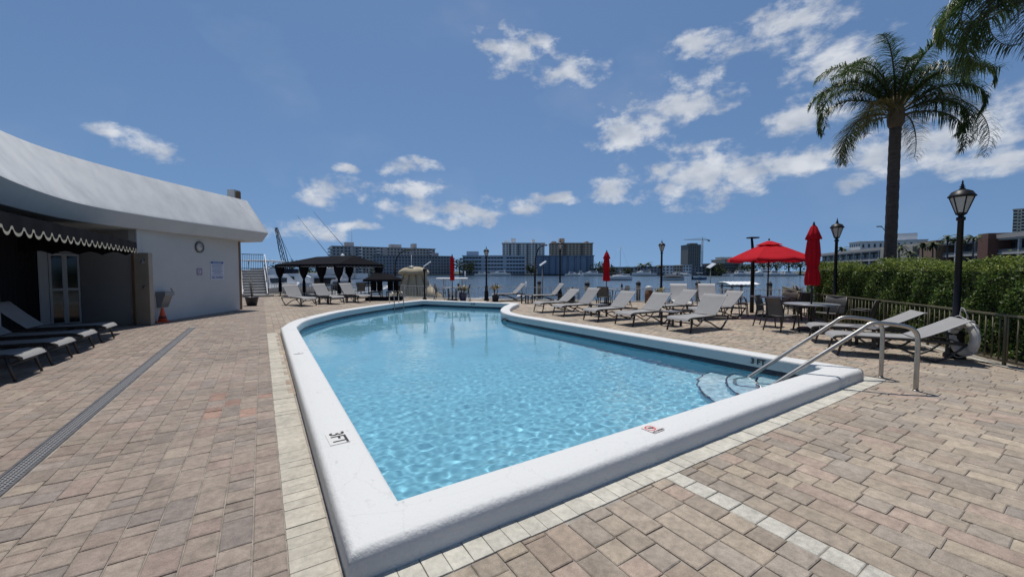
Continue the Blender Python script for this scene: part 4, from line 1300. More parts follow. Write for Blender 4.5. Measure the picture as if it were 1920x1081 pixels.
# street light arms
def arm_light(px, D, ztop, side, label, reach=.8, r=.07, base=0):
    x, y = at(px, D)
    e = empty('street_light', (x, y, base), FACE, label=label, cat='street light')
    mb = MB(); mb.tube([(0, 0, 0), (0, 0, ztop * .66)], r, 8); mb.build('pole', post_black, e)
    mb = MB(); mb.tube([(p[0] * side, 0, p[1]) for p in ((0, ztop * .64), (.06 * reach, ztop * .78), (.35 * reach, ztop * .94), (.7 * reach, ztop * .995), (reach, ztop))], r * .55, 6); mb.build('arm', post_black, e)
    mb = MB(); mb.box(min(side * reach * .8, side * reach * 1.25), max(side * reach * .8, side * reach * 1.25), -.09, .09, ztop - .03, ztop + .05, bev=.02); mb.build('lamp_head', post_black, e)
arm_light(741, 26.5, 3.0, 1, 'dark street light with curved arm behind the small black canopy', 1.0)
arm_light(1003, 22.3, 3.05, 1, 'dark street light with curved arm beside the far lounger', .55, .06)
# flat headed light pole by the open umbrella
x, y = at(1411, 15.2)
e = empty('flood_light', (x, y, 0), FACE, label='dark pole with flat flood light behind the open red umbrella', cat='street light')
mb = MB(); mb.tube([(0, 0, 0), (.0, 0, 2.2), (-.07, 0, 2.85)], [.075, .06, .04], 8); mb.build('pole', post_black, e)
MB().box(-.20, .14, -.14, .14, 2.85, 2.90, bev=.01).build('lamp_head', post_black, e)
# solar lights on thin poles by the water
solar = mat('solar_panel', (.45, .47, .50), .3)
def solar_light(px, D, ztop, label, base=SEA_Z):
    x, y = at(px, D)
    e = empty('solar_light', (x, y, base), FACE, label=label, cat='light', group='solar lights on slim poles over the water')
    mb = MB(); mb.tube([(0, 0, 0), (0, 0, ztop - base)], .035, 6); mb.build('pole', mat('weathered_pole', (.22, .22, .21), .7), e)
    M_ = Matrix.Translation((.05, 0, ztop - base)) @ Matrix.Rotation(R(-35), 4, 'Y') @ Matrix.Rotation(R(12), 4, 'X')
    MB().box(-.26, .26, -.22, .22, 0, .05, M=M_).build('panel', solar, e)
    MB().box(-.12, .0, -.08, .08, -.18, -.04).build('lamp_head', mat('solar_head', (.35, .36, .37), .4), e)
solar_light(1017, 27, 2.1, 'solar light panel on a slim pole beyond the far lounger')
solar_light(1332, 27, 1.95, 'solar light panel on a slim pole beyond the pale loungers')
solar_light(800, 24.5, 2.0, 'solar light panel on a slim pole above the tan boat cover')
# lamp seen past the palm trunk
arm_light(1661, 34, 5.4, -1, 'small street lamp peeping out beside the palm trunk', .75, .05)

# ---- life ring on the lamp post
lx, ly = at(1812, 7.0)
lr = empty('life_ring', (lx, ly, .42), R(40), label='white life ring hanging on the lamp post by the hedge', cat='life ring')
ringm = mat('life_ring_white', (.56, .56, .55), .5, var=.12, scale=5)
mb = MB(); rows = []
for i in range(36):
    a = 2 * math.pi * i / 36; row = []
    for j in range(10):
        b = 2 * math.pi * j / 10
        r_ = .255 + .085 * math.cos(b)
        row.append((r_ * math.cos(a), .06 * math.sin(b), r_ * math.sin(a)))
    rows.append(row)
rows.append(rows[0]); mb.grid(rows, True, closed=True); mb.build('ring', ringm, lr)
for k in range(4):
    a = math.pi / 4 + k * math.pi / 2
    mb = MB(); mb.tube([((.255 + .095 * math.cos(b)) * math.cos(a), .072 * math.sin(b), (.255 + .095 * math.cos(b)) * math.sin(a)) for b in [2 * math.pi * j / 12 for j in range(13)]], .012, 5); mb.build('band', mat('ring_band', (.35, .36, .37), .6), lr)
mb = MB(); mb.tube([(.36 * math.cos(a), .03, .36 * math.sin(a) - .03 * math.sin(4 * a)) for a in [2 * math.pi * j / 40 for j in range(41)]], .007, 5); mb.build('rope', rail_w, lr)
mb = MB(); mb.tube([(-.12, .02, .36), (-.02, .03, .52), (.0, .05, .53), (.08, .02, .37)], .008, 5); mb.build('hanger', rail_w, lr)

# ---- cabana
cab_m = mat('black_cabana_canvas', (.012, .012, .015), .95, spec=.06, var=.2, scale=2)
grey_trim = mat('grey_trim', (.30, .30, .29), .8)
C0 = Vector(at(635, 23.5)); CL = Vector(at(521, 26.0)); CR = C0 + (Vector(at(714, 26.56)) - C0)
ux = (CL - C0); lx_ = ux.length; ux.normalize(); uy = Vector((ux.y, -ux.x)) if Vector((ux.y, -ux.x)).dot(CR - C0) > 0 else Vector((-ux.y, ux.x)); ly_ = (CR - C0).length
cab = empty('cabana', (C0.x, C0.y, 0), label='long black fabric cabana with tied curtains by the marina', cat='cabana')
def cp(a, b, z):
    p = ux * (a * lx_) + uy * (b * ly_); return (p.x, p.y, z)
ZE, ZR = 2.02, 2.60
mb = MB()
c00, c10, c11, c01 = cp(-.02, -.03, ZE), cp(1.02, -.03, ZE), cp(1.02, 1.03, ZE), cp(-.02, 1.03, ZE)
r0_, r1_ = cp(.10, .5, ZR), cp(.72, .5, ZR - .03)
mb.add([c00, c10, c11, c01, r0_, r1_], [(0, 1, 5, 4), (1, 2, 5), (2, 3, 4, 5), (3, 0, 4)])
mb.build('roof', cab_m, cab)
def valance(a, b, parent, zt, zb, w=.3, m=cab_m, tm=grey_trim):
    a, b = Vector(a), Vector(b); L = (b - a).length; n = int(L / w * 10)
    top = []; bot = []; t1 = []; t2 = []
    nn = Vector((b.y - a.y, a.x - b.x, 0)).normalized() * .006
    for k in range(n + 1):
        p = a.lerp(b, k / n); zz = zb + .05 * (1 - abs(math.sin(math.pi * k / 10)))
        top.append((p.x, p.y, zt)); bot.append((p.x, p.y, zz)); t1.append((p.x + nn.x, p.y + nn.y, zz)); t2.append((p.x + nn.x, p.y + nn.y, zz + .022))
    v = MB().grid([bot, top], False).build('valance', m, parent)
    MB().grid([t1, t2], False).build('trim', tm, v)
for a, b in ((c10, c00), (c00, c01), (c01, c11), (c11, c10)): valance(a, b, cab, ZE + .01, ZE - .17)
for (a, b) in ((0, 0), (.28, 0), (.57, 0), (1, 0), (0, 1), (.5, 1), (1, 1)):
    x, y, z = cp(a * .97 + .015, b * .95 + .025, 0)
    MB().box(x - .03, x + .03, y - .03, y + .03, 0, ZE).build('post', cab_m, cab)
    mb = MB(); rows = []
    for z, r in ((ZE - .02, .26), (ZE - .3, .25), (ZE - .6, .19), (ZE - .85, .085), (ZE - .95, .05), (ZE - 1.05, .075), (.6, .09), (.25, .085)):
        rows.append([(x + r * (1 + .18 * math.cos(9 * t)) * math.cos(t) * .95, y + r * (1 + .18 * math.cos(9 * t)) * math.sin(t) * .6, z) for t in [2 * math.pi * i / 36 for i in range(36)]])
    mb.grid(rows, True, closed=True); mb.build('curtain', cab_m, cab)

# ---- small black canopied glider
gx, gy = at(720, 21.9)
gl = empty('canopy_glider', (gx, gy, 0), FACE + R(8), label='small black canopy swing with facing seats on a platform', cat='swing')
MB().box(-.95, .95, -.35, .55, 0, .16, bev=.01).build('platform', cab_m, gl)
for sx in (-1, 1):
    for yy in (-.25, .45): MB().box(sx * .78 - .02, sx * .78 + .02, yy - .02, yy + .02, .16, 1.16).build('post', cab_m, gl)
mb = MB(); mb.add([(-1.02, -.5, 1.14), (1.02, -.5, 1.14), (1.02, .7, 1.14), (-1.02, .7, 1.14), (-.42, .1, 1.50), (.25, .1, 1.46)], [(0, 1, 5, 4), (1, 2, 5), (2, 3, 4, 5), (3, 0, 4)]); mb.build('canopy', cab_m, gl)
MB().box(-1.02, 1.02, -.5, -.495, 1.03, 1.145).build('valance', cab_m, gl)
for sx in (-1, 1):
    s = empty('seat'); s.parent = gl; s.location = (sx * .45, .0, .16)
    MB().box(-.32, .32, -.22, .32, .26, .31, bev=.01).build('cushion', chair_sling, s)
    for k in (-1, 1): MB().box(.16 * k - .15, .16 * k + .15, .27, .31, .33, .86, bev=.01).build('back_panel', cab_m, s)
    for k in (-1, 1):
        for j in (-.2, .28): MB().box(.28 * k - .02, .28 * k + .02, j - .02, j + .02, 0, .26).build('leg', frame_m, s)

# ---- pots and strap-leaved plants
leaf_y = attr_mat('strap_leaf', rough=.5, speckle=.15, sscale=30, bump=0)
def strap_leaves(n, L, base_z, spread, cols, seed, up=.8):
    r = np.random.RandomState(seed); V = []; F = []; C = []
    for i in range(n):
        az = r.uniform(0, 2 * math.pi); el = r.uniform(.15, 1.35) * up; l = L * r.uniform(.6, 1.1); w = .022 * r.uniform(.7, 1.3)
        z = base_z + r.uniform(-.25, .1) * spread
        d = np.array((math.cos(az), math.sin(az), 0)); s = np.array((-math.sin(az), math.cos(az), 0))
        p = np.array((0, 0, z)) + d * .03; e = el; n0 = len(V)
        seg = 4
        for k in range(seg + 1):
            ww = w * (1 - (k / seg) ** 2 * .9)
            V += [p - s * ww, p + s * ww]
            p = p + (d * math.cos(e) + np.array((0, 0, math.sin(e)))) * l / seg
            e -= .32 * r.uniform(.6, 1.6)
        c = cols[r.randint(len(cols))]
        for k in range(seg): F.append((n0 + 2 * k, n0 + 2 * k + 1, n0 + 2 * k + 3, n0 + 2 * k + 2)); C.append(c)
    return np_mesh('leaves', V, F, leaf_y, col=np.array(C))
YEL = [(.30, .20, .06), (.36, .26, .09), (.22, .16, .05), (.16, .15, .05), (.10, .12, .04)]
TAN = [(.30, .22, .12), (.22, .16, .09), (.16, .11, .07), (.12, .11, .05)]
GRN = [(.06, .09, .03), (.10, .12, .04), (.05, .07, .03)]
bark = mat('plant_stem', (.12, .09, .06), .9, var=.3, scale=12)
def pot_plant(p, potm, h_pot, r_pot, stem, leaf, cols, label, seed, n=60, heads=3):
    e = empty('potted_plant', (*p, 0), seed * .7, label=label, cat='plant')
    mb = MB(); mb.lathe([(r_pot * .68, 0), (r_pot * .72, .02), (r_pot * .98, h_pot * .92), (r_pot * 1.05, h_pot), (r_pot * .95, h_pot), (r_pot * .92, h_pot - .05), (.02, h_pot - .06)], 20); mb.build('pot', potm, e)
    r = random.Random(seed)
    for k in range(heads):
        a = 2 * math.pi * k / heads; dx, dy = .10 * math.cos(a), .10 * math.sin(a); hh = stem * r.uniform(.6, 1.0)
        mb = MB(); mb.tube([(dx * .3, dy * .3, h_pot - .08), (dx, dy, h_pot + hh * .5), (dx * 1.3, dy * 1.3, h_pot + hh)], [.028, .022, .018], 6); mb.build('stem', bark, e)
        link('leaves', strap_leaves(n // heads, leaf, 0, .5, cols, seed * 10 + k), e, loc=(dx * 1.3, dy * 1.3, h_pot + hh))
pot_dark = mat('dark_pot', (.02, .02, .028), .5); pot_blue = mat('blue_pot', (.025, .035, .11), .35, coat=.3)
pot_plant(at(1238, 20.0), pot_dark, .3, .2, .35, .55, YEL, 'yellow strap-leaved plant at the foot of a lantern post', 3, 70)
pot_plant(at(1072, 20.3), pot_dark, .3, .2, .35, .5, YEL, 'yellow strap-leaved plant between lantern post and pilings', 4, 60)
pot_plant(at(929, 20.8), pot_dark, .3, .2, .5, .5, YEL, 'yellow strap-leaved plant beside the lone far lounger', 5, 70)
pot_plant(at(1493, 17.6), pot_dark, .3, .24, .45, .75, TAN, 'large dry strap-leaved plant in the corner of the railing', 6, 110, 4)
pot_plant(at(868, 21.0), pot_blue, .42, .22, .35, .5, YEL, 'yellow plant in a blue pot at the far railing', 7, 60)
# black pot with bare stems by the pool house
x, y = at(471, 18.3)
e = empty('potted_plant', (x, y, 0), label='dark pot with thin bare stems beyond the pool house corner', cat='plant')
mb = MB(); mb.lathe([(.17, 0), (.20, .02), (.27, .36), (.29, .40), (.26, .40), (.25, .35), (.02, .34)], 20); mb.build('pot', pot_dark, e)
r = random.Random(2)
for k in range(5):
    mb = MB(); hx, hy = r.uniform(-.12, .12), r.uniform(-.1, .1); h = r.uniform(.5, 1.1)
    mb.tube([(0, 0, .3), (hx * .5, hy, .4 + h * .5), (hx, hy * 1.4, .4 + h)], [.012, .009, .005], 5); mb.build('stem', bark, e)
link('leaves', strap_leaves(26, .12, .55, 1.6, GRN, 77), e, loc=(0, 0, .5))
# bin and posts at the railing
x, y = at(1217, 19.6)
e = empty('litter_bin', (x, y, 0), label='brown slatted litter bin at the railing behind the loungers', cat='bin')
mb = MB(); mb.lathe([(.19, .02), (.20, .62), (.16, .64)], 16); mb.build('body', mat('bin_brown', (.16, .07, .035), .7, var=.3, scale=8), e)
mb = MB(); mb.lathe([(.17, .64), (.17, .80), (.10, .86), (.0, .87)], 16); mb.build('lid', rail_w, e)

# ---- hedge
leaf_m = attr_mat('hedge_leaf', rough=.45, speckle=.2, sscale=40, bump=0, spec=.3, transl=.28)
def leaf_cloud(P, Nrm, size, cols, seed, jitter=.9):
    """leaf quads (folded along the midrib) at points P facing roughly Nrm"""
    r = np.random.RandomState(seed); n = len(P)
    d = Nrm + r.normal(0, jitter, (n, 3)); d /= np.linalg.norm(d, axis=1)[:, None]
    t = r.normal(0, 1, (n, 3)); t -= d * (t * d).sum(1)[:, None]; t /= np.linalg.norm(t, axis=1)[:, None]
    b = np.cross(d, t); s = size * r.uniform(.6, 1.3, n)[:, None]
    fold = d * s * .18
    a0 = P - t * s * .5; a1 = P + t * s * .5
    l = P - b * s * .28 + fold; rg_ = P + b * s * .28 + fold
    V = np.stack([a0, l, a1, rg_], 1).reshape(-1, 3)
    F = np.arange(n * 4).reshape(n, 4)
    F = np.concatenate([F[:, [0, 1, 2]], F[:, [0, 2, 3]]])
    C = np.asarray(cols)[r.randint(len(cols), size=n)] * r.uniform(.75, 1.25, (n, 1))
    return V, F, np.concatenate([C, C])
HCOL = [(.070, .125, .022), (.095, .155, .028), (.135, .195, .036), (.055, .105, .020), (.19, .24, .055), (.09, .145, .035)]
def hedge():
    line = [Vector(p) for p in ((17.55, 6.65), (16.1, 5.88), (14.6, 4.05), (12.5, 2.1), (11.0, .88), (9.7, -.55), (8.55, -2.2))]
    r = np.random.RandomState(21)
    seg = [(line[i], line[i + 1], (line[i + 1] - line[i]).length) for i in range(len(line) - 1)]
    tot = sum(s[2] for s in seg)
    e = empty('hedge', (*line[0], 0), label='clipped green hedge behind the beige railing', cat='hedge')
    org = np.array((line[0].x, line[0].y, 0))
    n = 52000
    u = r.uniform(0, tot, n); face = r.choice(3, n, p=(.60, .28, .12))
    P = np.zeros((n, 3)); Nn = np.zeros((n, 3)); acc = 0
    TH = 1.25
    for a, b, L in seg:
        m = (u >= acc) & (u < acc + L); t = (u[m] - acc) / L; acc += L
        d = (b - a).normalized(); back = np.array((-d.y, d.x, 0))       # away from the deck
        if back @ np.array((1, -.6, 0)) < 0: back = -back
        base = np.array((a.x, a.y, 0)) + np.outer(t * L, (d.x, d.y, 0))
        h = 1.76 + .09 * np.sin(u[m] * 1.7) + .06 * np.sin(u[m] * 4.3 + 1) + .05 * np.sin(u[m] * 9)
        k = face[m]; q = r.uniform(0, 1, m.sum())
        zf = h * q ** .9; dep = r.exponential(.10, m.sum()) + .06 * np.sin(u[m] * 3 + zf * 4) + .05 * np.sin(u[m] * 7.3 - zf * 6)
        z = np.where(k == 1, h - r.exponential(.06, m.sum()) + .05 * r.rand(m.sum()), zf)
        off = np.where(k == 0, dep, np.where(k == 1, q * TH, TH - dep))
        rnd = np.where((k == 0) & (zf > h - .22), .18 * ((zf - h + .22) / .22) ** 2, 0)
        P[m] = base + np.outer(off + rnd, back); P[m, 2] = z
        Nn[m] = np.where((k == 0)[:, None], -back, np.where((k == 1)[:, None], (0, 0, 1), back)) + np.array((0, 0, .35))
    # some sprigs stand up over the top
    sp = r.rand(n) < .015; P[sp, 2] += r.uniform(.02, .16, sp.sum())
    V, F, C = leaf_cloud(P - org, Nn, .062, HCOL, 4)
    upper_leaf = (P[:, 2] > 1.60) & (r.rand(n) < .6)          # yellow-green mixed into the leaves near the clipped top
    yc = np.array((.24, .29, .06)) * r.uniform(.7, 1.2, (n, 1)); C[:n][upper_leaf] = yc[upper_leaf]; C[n:][upper_leaf] = yc[upper_leaf]
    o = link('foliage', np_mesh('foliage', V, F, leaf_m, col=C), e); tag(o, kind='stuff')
    # woody inside
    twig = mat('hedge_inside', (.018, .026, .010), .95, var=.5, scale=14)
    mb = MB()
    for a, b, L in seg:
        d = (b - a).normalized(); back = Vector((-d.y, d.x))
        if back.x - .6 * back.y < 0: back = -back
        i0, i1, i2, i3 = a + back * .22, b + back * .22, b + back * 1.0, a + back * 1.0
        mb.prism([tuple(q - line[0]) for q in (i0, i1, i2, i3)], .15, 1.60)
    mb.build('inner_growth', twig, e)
    stem = MB().tube([(0, 0, 0), (.02, .01, .5)], .02, 5).mesh('stem', bark)
    acc = 0
    for a, b, L in seg:
        d = (b - a).normalized(); back = Vector((-d.y, d.x))
        if back.x - .6 * back.y < 0: back = -back
        for k in range(int(L / .5)):
            p = a + d * (k + .5) * .5 + back * .5 - line[0]; link('stem', stem, e, loc=(p.x, p.y, 0), rot=(0, 0, k))
hedge()
# soil bed under the hedge
soil = mat('hedge_soil', (.06, .045, .03), .95, var=.4, scale=8, bump=.4, bscale=30)
hl = [(17.4, 6.9), (15.95, 6.0), (14.35, 4.15), (12.25, 2.2), (10.75, 1.0), (9.45, -.4), (8.35, -2.0)]
o = sheet('planting_bed', [hl + [(9.4, -2.7), (30, -6), (26, 4)]], .004, soil); tag(o, kind='structure')

# ---- palms
frond_m = attr_mat('palm_leaflet', rough=.42, speckle=.12, sscale=20, bump=0, spec=.5, transl=.35)
palm_bark = mat('palm_bark', (.085, .072, .060), .9, var=.45, scale=5, bump=.8, bscale=14, stretch=(1, 1, 5))
def frond(L, el, droop, cols, seed, leaf=.48, n=70):
    """arching feather leaf growing along +x"""
    r = np.random.RandomState(seed); V = []; F = []; C = []
    p = np.array((.0, 0, 0)); e = el; pts = []; dirs = []
    for k in range(n + 1):
        d = np.array((math.cos(e), 0, math.sin(e))); pts.append(p.copy()); dirs.append(d)
        p = p + d * L / n; t = k / n
        e -= droop / n * (.35 + 2.0 * t)
    side = np.array((0, 1, 0))
    # rachis
    for k in range(n + 1):
        w = .030 * (1 - k / n) + .006; up = np.cross(dirs[k], side)
        V += [pts[k] - side * w + up * .0, pts[k] + up * w * .8, pts[k] + side * w, pts[k] - up * w]
    for k in range(n):
        for j in range(4):
            a = 4 * k + j; b = 4 * k + (j + 1) % 4; F.append((a, b, b + 4, a + 4)); C.append((.10, .10, .035))
    base_col = cols[r.randint(len(cols))]
    for k in range(int(n * .14), n + 1):
        t = k / n
        for s in (-1, 1):
            for rep in range(2):
                ll = leaf * (math.sin(math.pi * min(.96, .16 + t * .78)) ** .6) * r.uniform(.7, 1.15)
                lift = r.uniform(-.45, .65)                        # plumose: leaflets leave in several planes
                fwd = r.uniform(.35, .75)
                d = side * s * math.cos(lift) + np.array((0, 0, 1)) * math.sin(lift) + dirs[k] * fwd
                d /= np.linalg.norm(d); q = pts[k].copy(); n0 = len(V)
                w = .014; wd = np.cross(d, np.array((0, 0, 1))); wd /= max(1e-6, np.linalg.norm(wd))
                seg = 3
                for i in range(seg + 1):
                    ww = w * (1 - (i / seg) ** 1.5 * .9)
                    V += [q - wd * ww, q + wd * ww]
                    q = q + d * ll / seg
                    d = d + np.array((0, 0, -1)) * (.40 + .35 * r.rand()); d /= np.linalg.norm(d)
                c = np.array(base_col) * r.uniform(.75, 1.25)
                for i in range(seg): F.append((n0 + 2 * i, n0 + 2 * i + 1, n0 + 2 * i + 3, n0 + 2 * i + 2)); C.append(c)
    return np_mesh('frond', V, F, frond_m, col=np.array(C))
PGREEN = [(.050, .092, .026), (.070, .112, .032), (.045, .082, .030), (.09, .125, .036)]
PYEL = [(.24, .19, .055), (.18, .165, .05)]
def palm(p, base, ztr, r0, r1, fronds, label, seed, leaf=.5, shaft=.9):
    e = empty('palm_tree', (*p, base), FACE, label=label, cat='palm tree')
    H = ztr - base
    mb = MB(); prof = []
    for k in range(40):
        t = k / 39; rr_ = r0 + (r1 - r0) * t
        prof.append((rr_ * (1.10 - .2 * t if t < .2 else 1) * (1.0 + (.035 if k % 2 else -.02)), H * t))
    mb.lathe(prof, 14); mb.build('trunk', palm_bark, e)
    mb = MB(); mb.lathe([(r1 * .95, H - .02), (r1 * 1.35, H + .10), (r1 * 1.5, H + .3), (r1 * 1.3, H + .6), (r1 * 1.0, H + shaft), (r1 * .4, H + shaft + .35)], 12)
    mb.build('crown_shaft', mat('leaf_bases', (.12, .095, .06), .9, var=.5, scale=6, stretch=(3, 3, .7)), e)
    for i, (az, el, L, dr, y) in enumerate(fronds):
        me = frond(L * 1.08, R(el), dr * .92, PYEL if y else PGREEN, seed * 100 + i, leaf)
        link('frond', me, e, loc=(math.cos(R(az)) * r1 * .7, math.sin(R(az)) * r1 * .7, H + shaft * (.45 + .4 * max(0, el) / 90)), rot=(0, 0, R(az)))
    return e
# azimuth: 0 right of the viewer, 90 away, 180 left, 270 toward
palm(at(1667, 13.2), 0, zat(245, 13.2), .168, .150, [
    (178, 48, 3.1, 2.5, 0), (190, 5, 2.7, 1.9, 1), (205, 25, 2.3, 2.2, 1), (165, 76, 2.9, 1.9, 0), (140, 66, 2.8, 2.0, 0), (118, 80, 2.6, 1.4, 0),
    (25, 74, 2.9, 1.7, 0), (45, 60, 2.8, 1.9, 0), (350, 66, 2.6, 2.0, 0), (8, 38, 4.0, 2.1, 1), (0, 30, 4.1, 2.3, 0), (345, 12, 2.5, 2.0, 0), (335, 30, 2.4, 2.6, 0),
    (80, 40, 2.8, 2.2, 0), (265, 55, 2.6, 2.4, 0), (235, 62, 2.7, 2.2, 0), (300, 58, 2.6, 2.3, 0), (100, 15, 2.4, 2.0, 0), (285, 80, 2.4, 1.2, 0), (215, 80, 2.6, 1.4, 0), (172, 60, 2.9, 2.3, 0), (155, 45, 2.6, 2.4, 0), (15, 55, 3.2, 2.2, 0), (30, 20, 2.6, 2.2, 1), (320, 45, 2.5, 2.5, 0), (195, 70, 2.8, 2.0, 0), (60, 75, 2.7, 1.6, 0)],
     'tall palm tree with drooping fronds rising behind the hedge', 1, .64, .8)
palm(at(2005, 8.4), 0, 6.85, .17, .14, [
    (180, 30, 3.1, 3.0, 0), (170, 40, 3.3, 3.1, 0), (188, 52, 3.0, 3.0, 0), (195, 18, 2.7, 2.9, 0), (160, 20, 2.9, 2.9, 0), (205, 38, 2.9, 3.0, 0), (150, 45, 3.0, 2.8, 0),
    (175, 62, 3.2, 2.8, 0), (220, 50, 2.8, 2.8, 0), (120, 55, 2.8, 2.4, 0), (90, 40, 2.8, 2.4, 0), (45, 50, 2.8, 2.4, 0), (0, 40, 2.8, 2.6, 0), (315, 50, 2.8, 2.4, 0), (270, 45, 2.8, 2.6, 0), (240, 70, 2.6, 1.8, 0)],
     'dark palm whose fronds hang in from above the lantern post', 2, .70)
# ================================================================== across the water
land_m = mat('shore_ground', (.055, .062, .035), .95, var=.3, scale=.08)
shore = [at(-900, 262), at(0, 262), at(1542, 262), at(1545, 186), at(1640, 130), at(1900, 76), at(2400, 50), at(9000, 60), at(60000, 400), at(4000, 6000), at(-4000, 6000)]
mb = MB(); mb.prism(shore, -3, -.55)
tag(mb.build('far_shore', land_m), kind='structure')
wallm = mat('far_bulkhead', (.20, .19, .17), .9, var=.3, scale=.5)
mb = MB()
for i in range(0, 6):
    a, b = Vector(shore[i]), Vector(shore[i + 1]); d = (b - a).normalized(); n = Vector((d.y, -d.x)) * .4
    mb.prism([tuple(a + n), tuple(b + n), tuple(b), tuple(a)], -3, -.35)
tag(mb.build('far_bulkhead', wallm), 'low dark bulkhead along the far shore', 'bulkhead')

winm = mat('far_window', (.035, .045, .060), .25)
def slab_building(name, pa, pb, depth, z0, z1, label, wall, floors, ncols, win=(.52, .5), parapet=.5, gap_cols=(), balc_cols=(), balc_m=None, side_balc=0, bands=None, boxes=(), strips=(), strip_m=None, winmat=None):
    a, b = Vector(pa), Vector(pb); d = b - a; L = d.length; rz = math.atan2(d.y, d.x)
    e = empty(name, (a.x, a.y, z0), rz, label=label, cat='building')
    H = z1 - z0
    MB().box(0, L, 0, depth, 0, H).build('wall', wall, e)
    MB().box(-.5, L + .5, -.5, depth + .5, H, H + parapet).build('roof', mat(wall.name + '_cornice', tuple(c * .8 for c in wall.node_tree.nodes['Principled BSDF'].inputs['Base Color'].default_value[:3]), .8), e)
    fh = H / floors; cw = L / ncols
    ww, wh = cw * win[0], fh * win[1]
    wme = MB().box(-ww / 2, ww / 2, -.09, .1, 0, wh).mesh('window', winmat or winm)
    for f in range(floors):
        for c in range(ncols):
            if c in gap_cols: continue
            x = (c + .5) * cw; z = f * fh + fh * .3
            link('window', wme, e, loc=(x, 0, z))
    if balc_cols:
        bme = MB().box(-cw * .5, cw * .5, -1.5, 0, 0, 1.0).mesh('balcony', balc_m or wall)
        dme = MB().box(-cw * .48, cw * .48, -.12, .05, 1.0, fh - .1).mesh('balcony_opening', winm)
        for c in balc_cols:
            for f in range(floors):
                link('balcony_opening', dme, e, loc=((c + .5) * cw, 0, f * fh))
                link('balcony', bme, e, loc=((c + .5) * cw, 0, f * fh))
    for f in range(floors if side_balc else 0):
        if side_balc < 0: MB().box(-2.2, -.02, .5, depth * .6, f * fh + .2, f * fh + 1.2).build('balcony', balc_m or wall, e)
        else: MB().box(L + .02, L + 2.2, .5, depth * .6, f * fh + .2, f * fh + 1.2).build('balcony', balc_m or wall, e)
    if bands:
        for f in range(floors):
            MB().box(-.3, L + .3, -.7, -.003, f * fh + fh * .86, (f + 1) * fh + fh * .12 if f < floors - 1 else H - .002).build('spandrel', bands, e)
    for (x0, x1) in strips: MB().box(x0 * L, x1 * L, -.35, -.1, 0, H - .01).build('pier', strip_m or wall, e)
    for (x0, x1, h) in boxes: MB().box(x0 * L, x1 * L, depth * .25, depth * .7, H + parapet, H + parapet + h).build('roof_box', wall, e)
    return e
w_grey = mat('wall_grey', (.44, .425, .41), .9, var=.12, scale=.1)
w_greyd = mat('wall_grey_dark', (.30, .30, .32), .9, var=.12, scale=.1)
w_white = mat('wall_white', (.70, .71, .72), .9, var=.08, scale=.1)
w_tan = mat('wall_tan', (.46, .38, .30), .9, var=.1, scale=.1)
w_blue = mat('wall_blue_grey', (.16, .22, .30), .85, var=.1, scale=.1)
w_blue2 = mat('wall_pale_blue', (.36, .44, .53), .85, var=.1, scale=.1)
w_cream = mat('wall_cream', (.70, .66, .56), .9, var=.08, scale=.1)
G0 = -.6
slab_building('apartment_block', at(624, 272), at(816, 308), 16, G0, zat(462, 272), 'long grey nine storey apartment block with side balconies', w_grey, 9, 30, gap_cols=(5, 14, 22), balc_cols=(7, 12, 28), balc_m=w_white, side_balc=-1, boxes=((.12, .2, 3), (.55, .66, 2.6), (.78, .82, 3.6)), strips=((.155, .18),))
slab_building('apartment_block', at(700, 262), at(848, 278), 14, G0, zat(480, 266), 'lower dark grey apartment wing in front of the long block', w_greyd, 6, 26, side_balc=1, balc_m=w_white, boxes=((.75, .83, 2.2),))
slab_building('office_block', at(868, 262), at(984, 262), 15, G0, zat(480, 262), 'pale blue five storey block with banded facade at the water', w_blue2, 5, 20, win=(.8, .42), boxes=((.05, .24, 2.8),), bands=mat('spandrel_white', (.50, .57, .65), .8), side_balc=-1, gap_cols=(6, 13))
slab_building('apartment_tower', at(942, 330), at(1021, 330), 18, G0, zat(457, 330), 'white apartment tower with rows of windows behind the blue block', w_white, 13, 13, win=(.55, .45), parapet=.8, boxes=((.05, .15, 2), (.2, .32, 4), (.70, .78, 3.2)), strips=((.16, .20), (.36, .4), (.58, .62), (.78, .82)), strip_m=mat('pier_grey', (.16, .18, .20), .9), side_balc=0)
slab_building('apartment_tower', at(1033, 330), at(1111, 330), 18, G0, zat(457, 330), 'tan apartment tower with a roof box behind the dark blue block', w_tan, 13, 12, win=(.55, .45), parapet=.8, boxes=((.04, .14, 1.6), (.22, .34, 4), (.86, .92, 1.6)), strips=((.30, .36), (.72, .76)), strip_m=mat('pier_tan', (.16, .13, .11), .9))
slab_building('apartment_block', at(1008, 258), at(1113, 258), 14, G0, zat(480, 258), 'dark blue grey block with a blank ribbed facade', w_blue, 7, 24, win=(.36, .45), gap_cols=(0, 5, 6, 7, 8, 9, 10, 11, 13, 14, 15, 17, 18, 19, 20, 23), strips=tuple((.1 + .11 * k, .108 + .11 * k) for k in range(8)), strip_m=mat('rib_blue', (.06, .095, .15), .9))
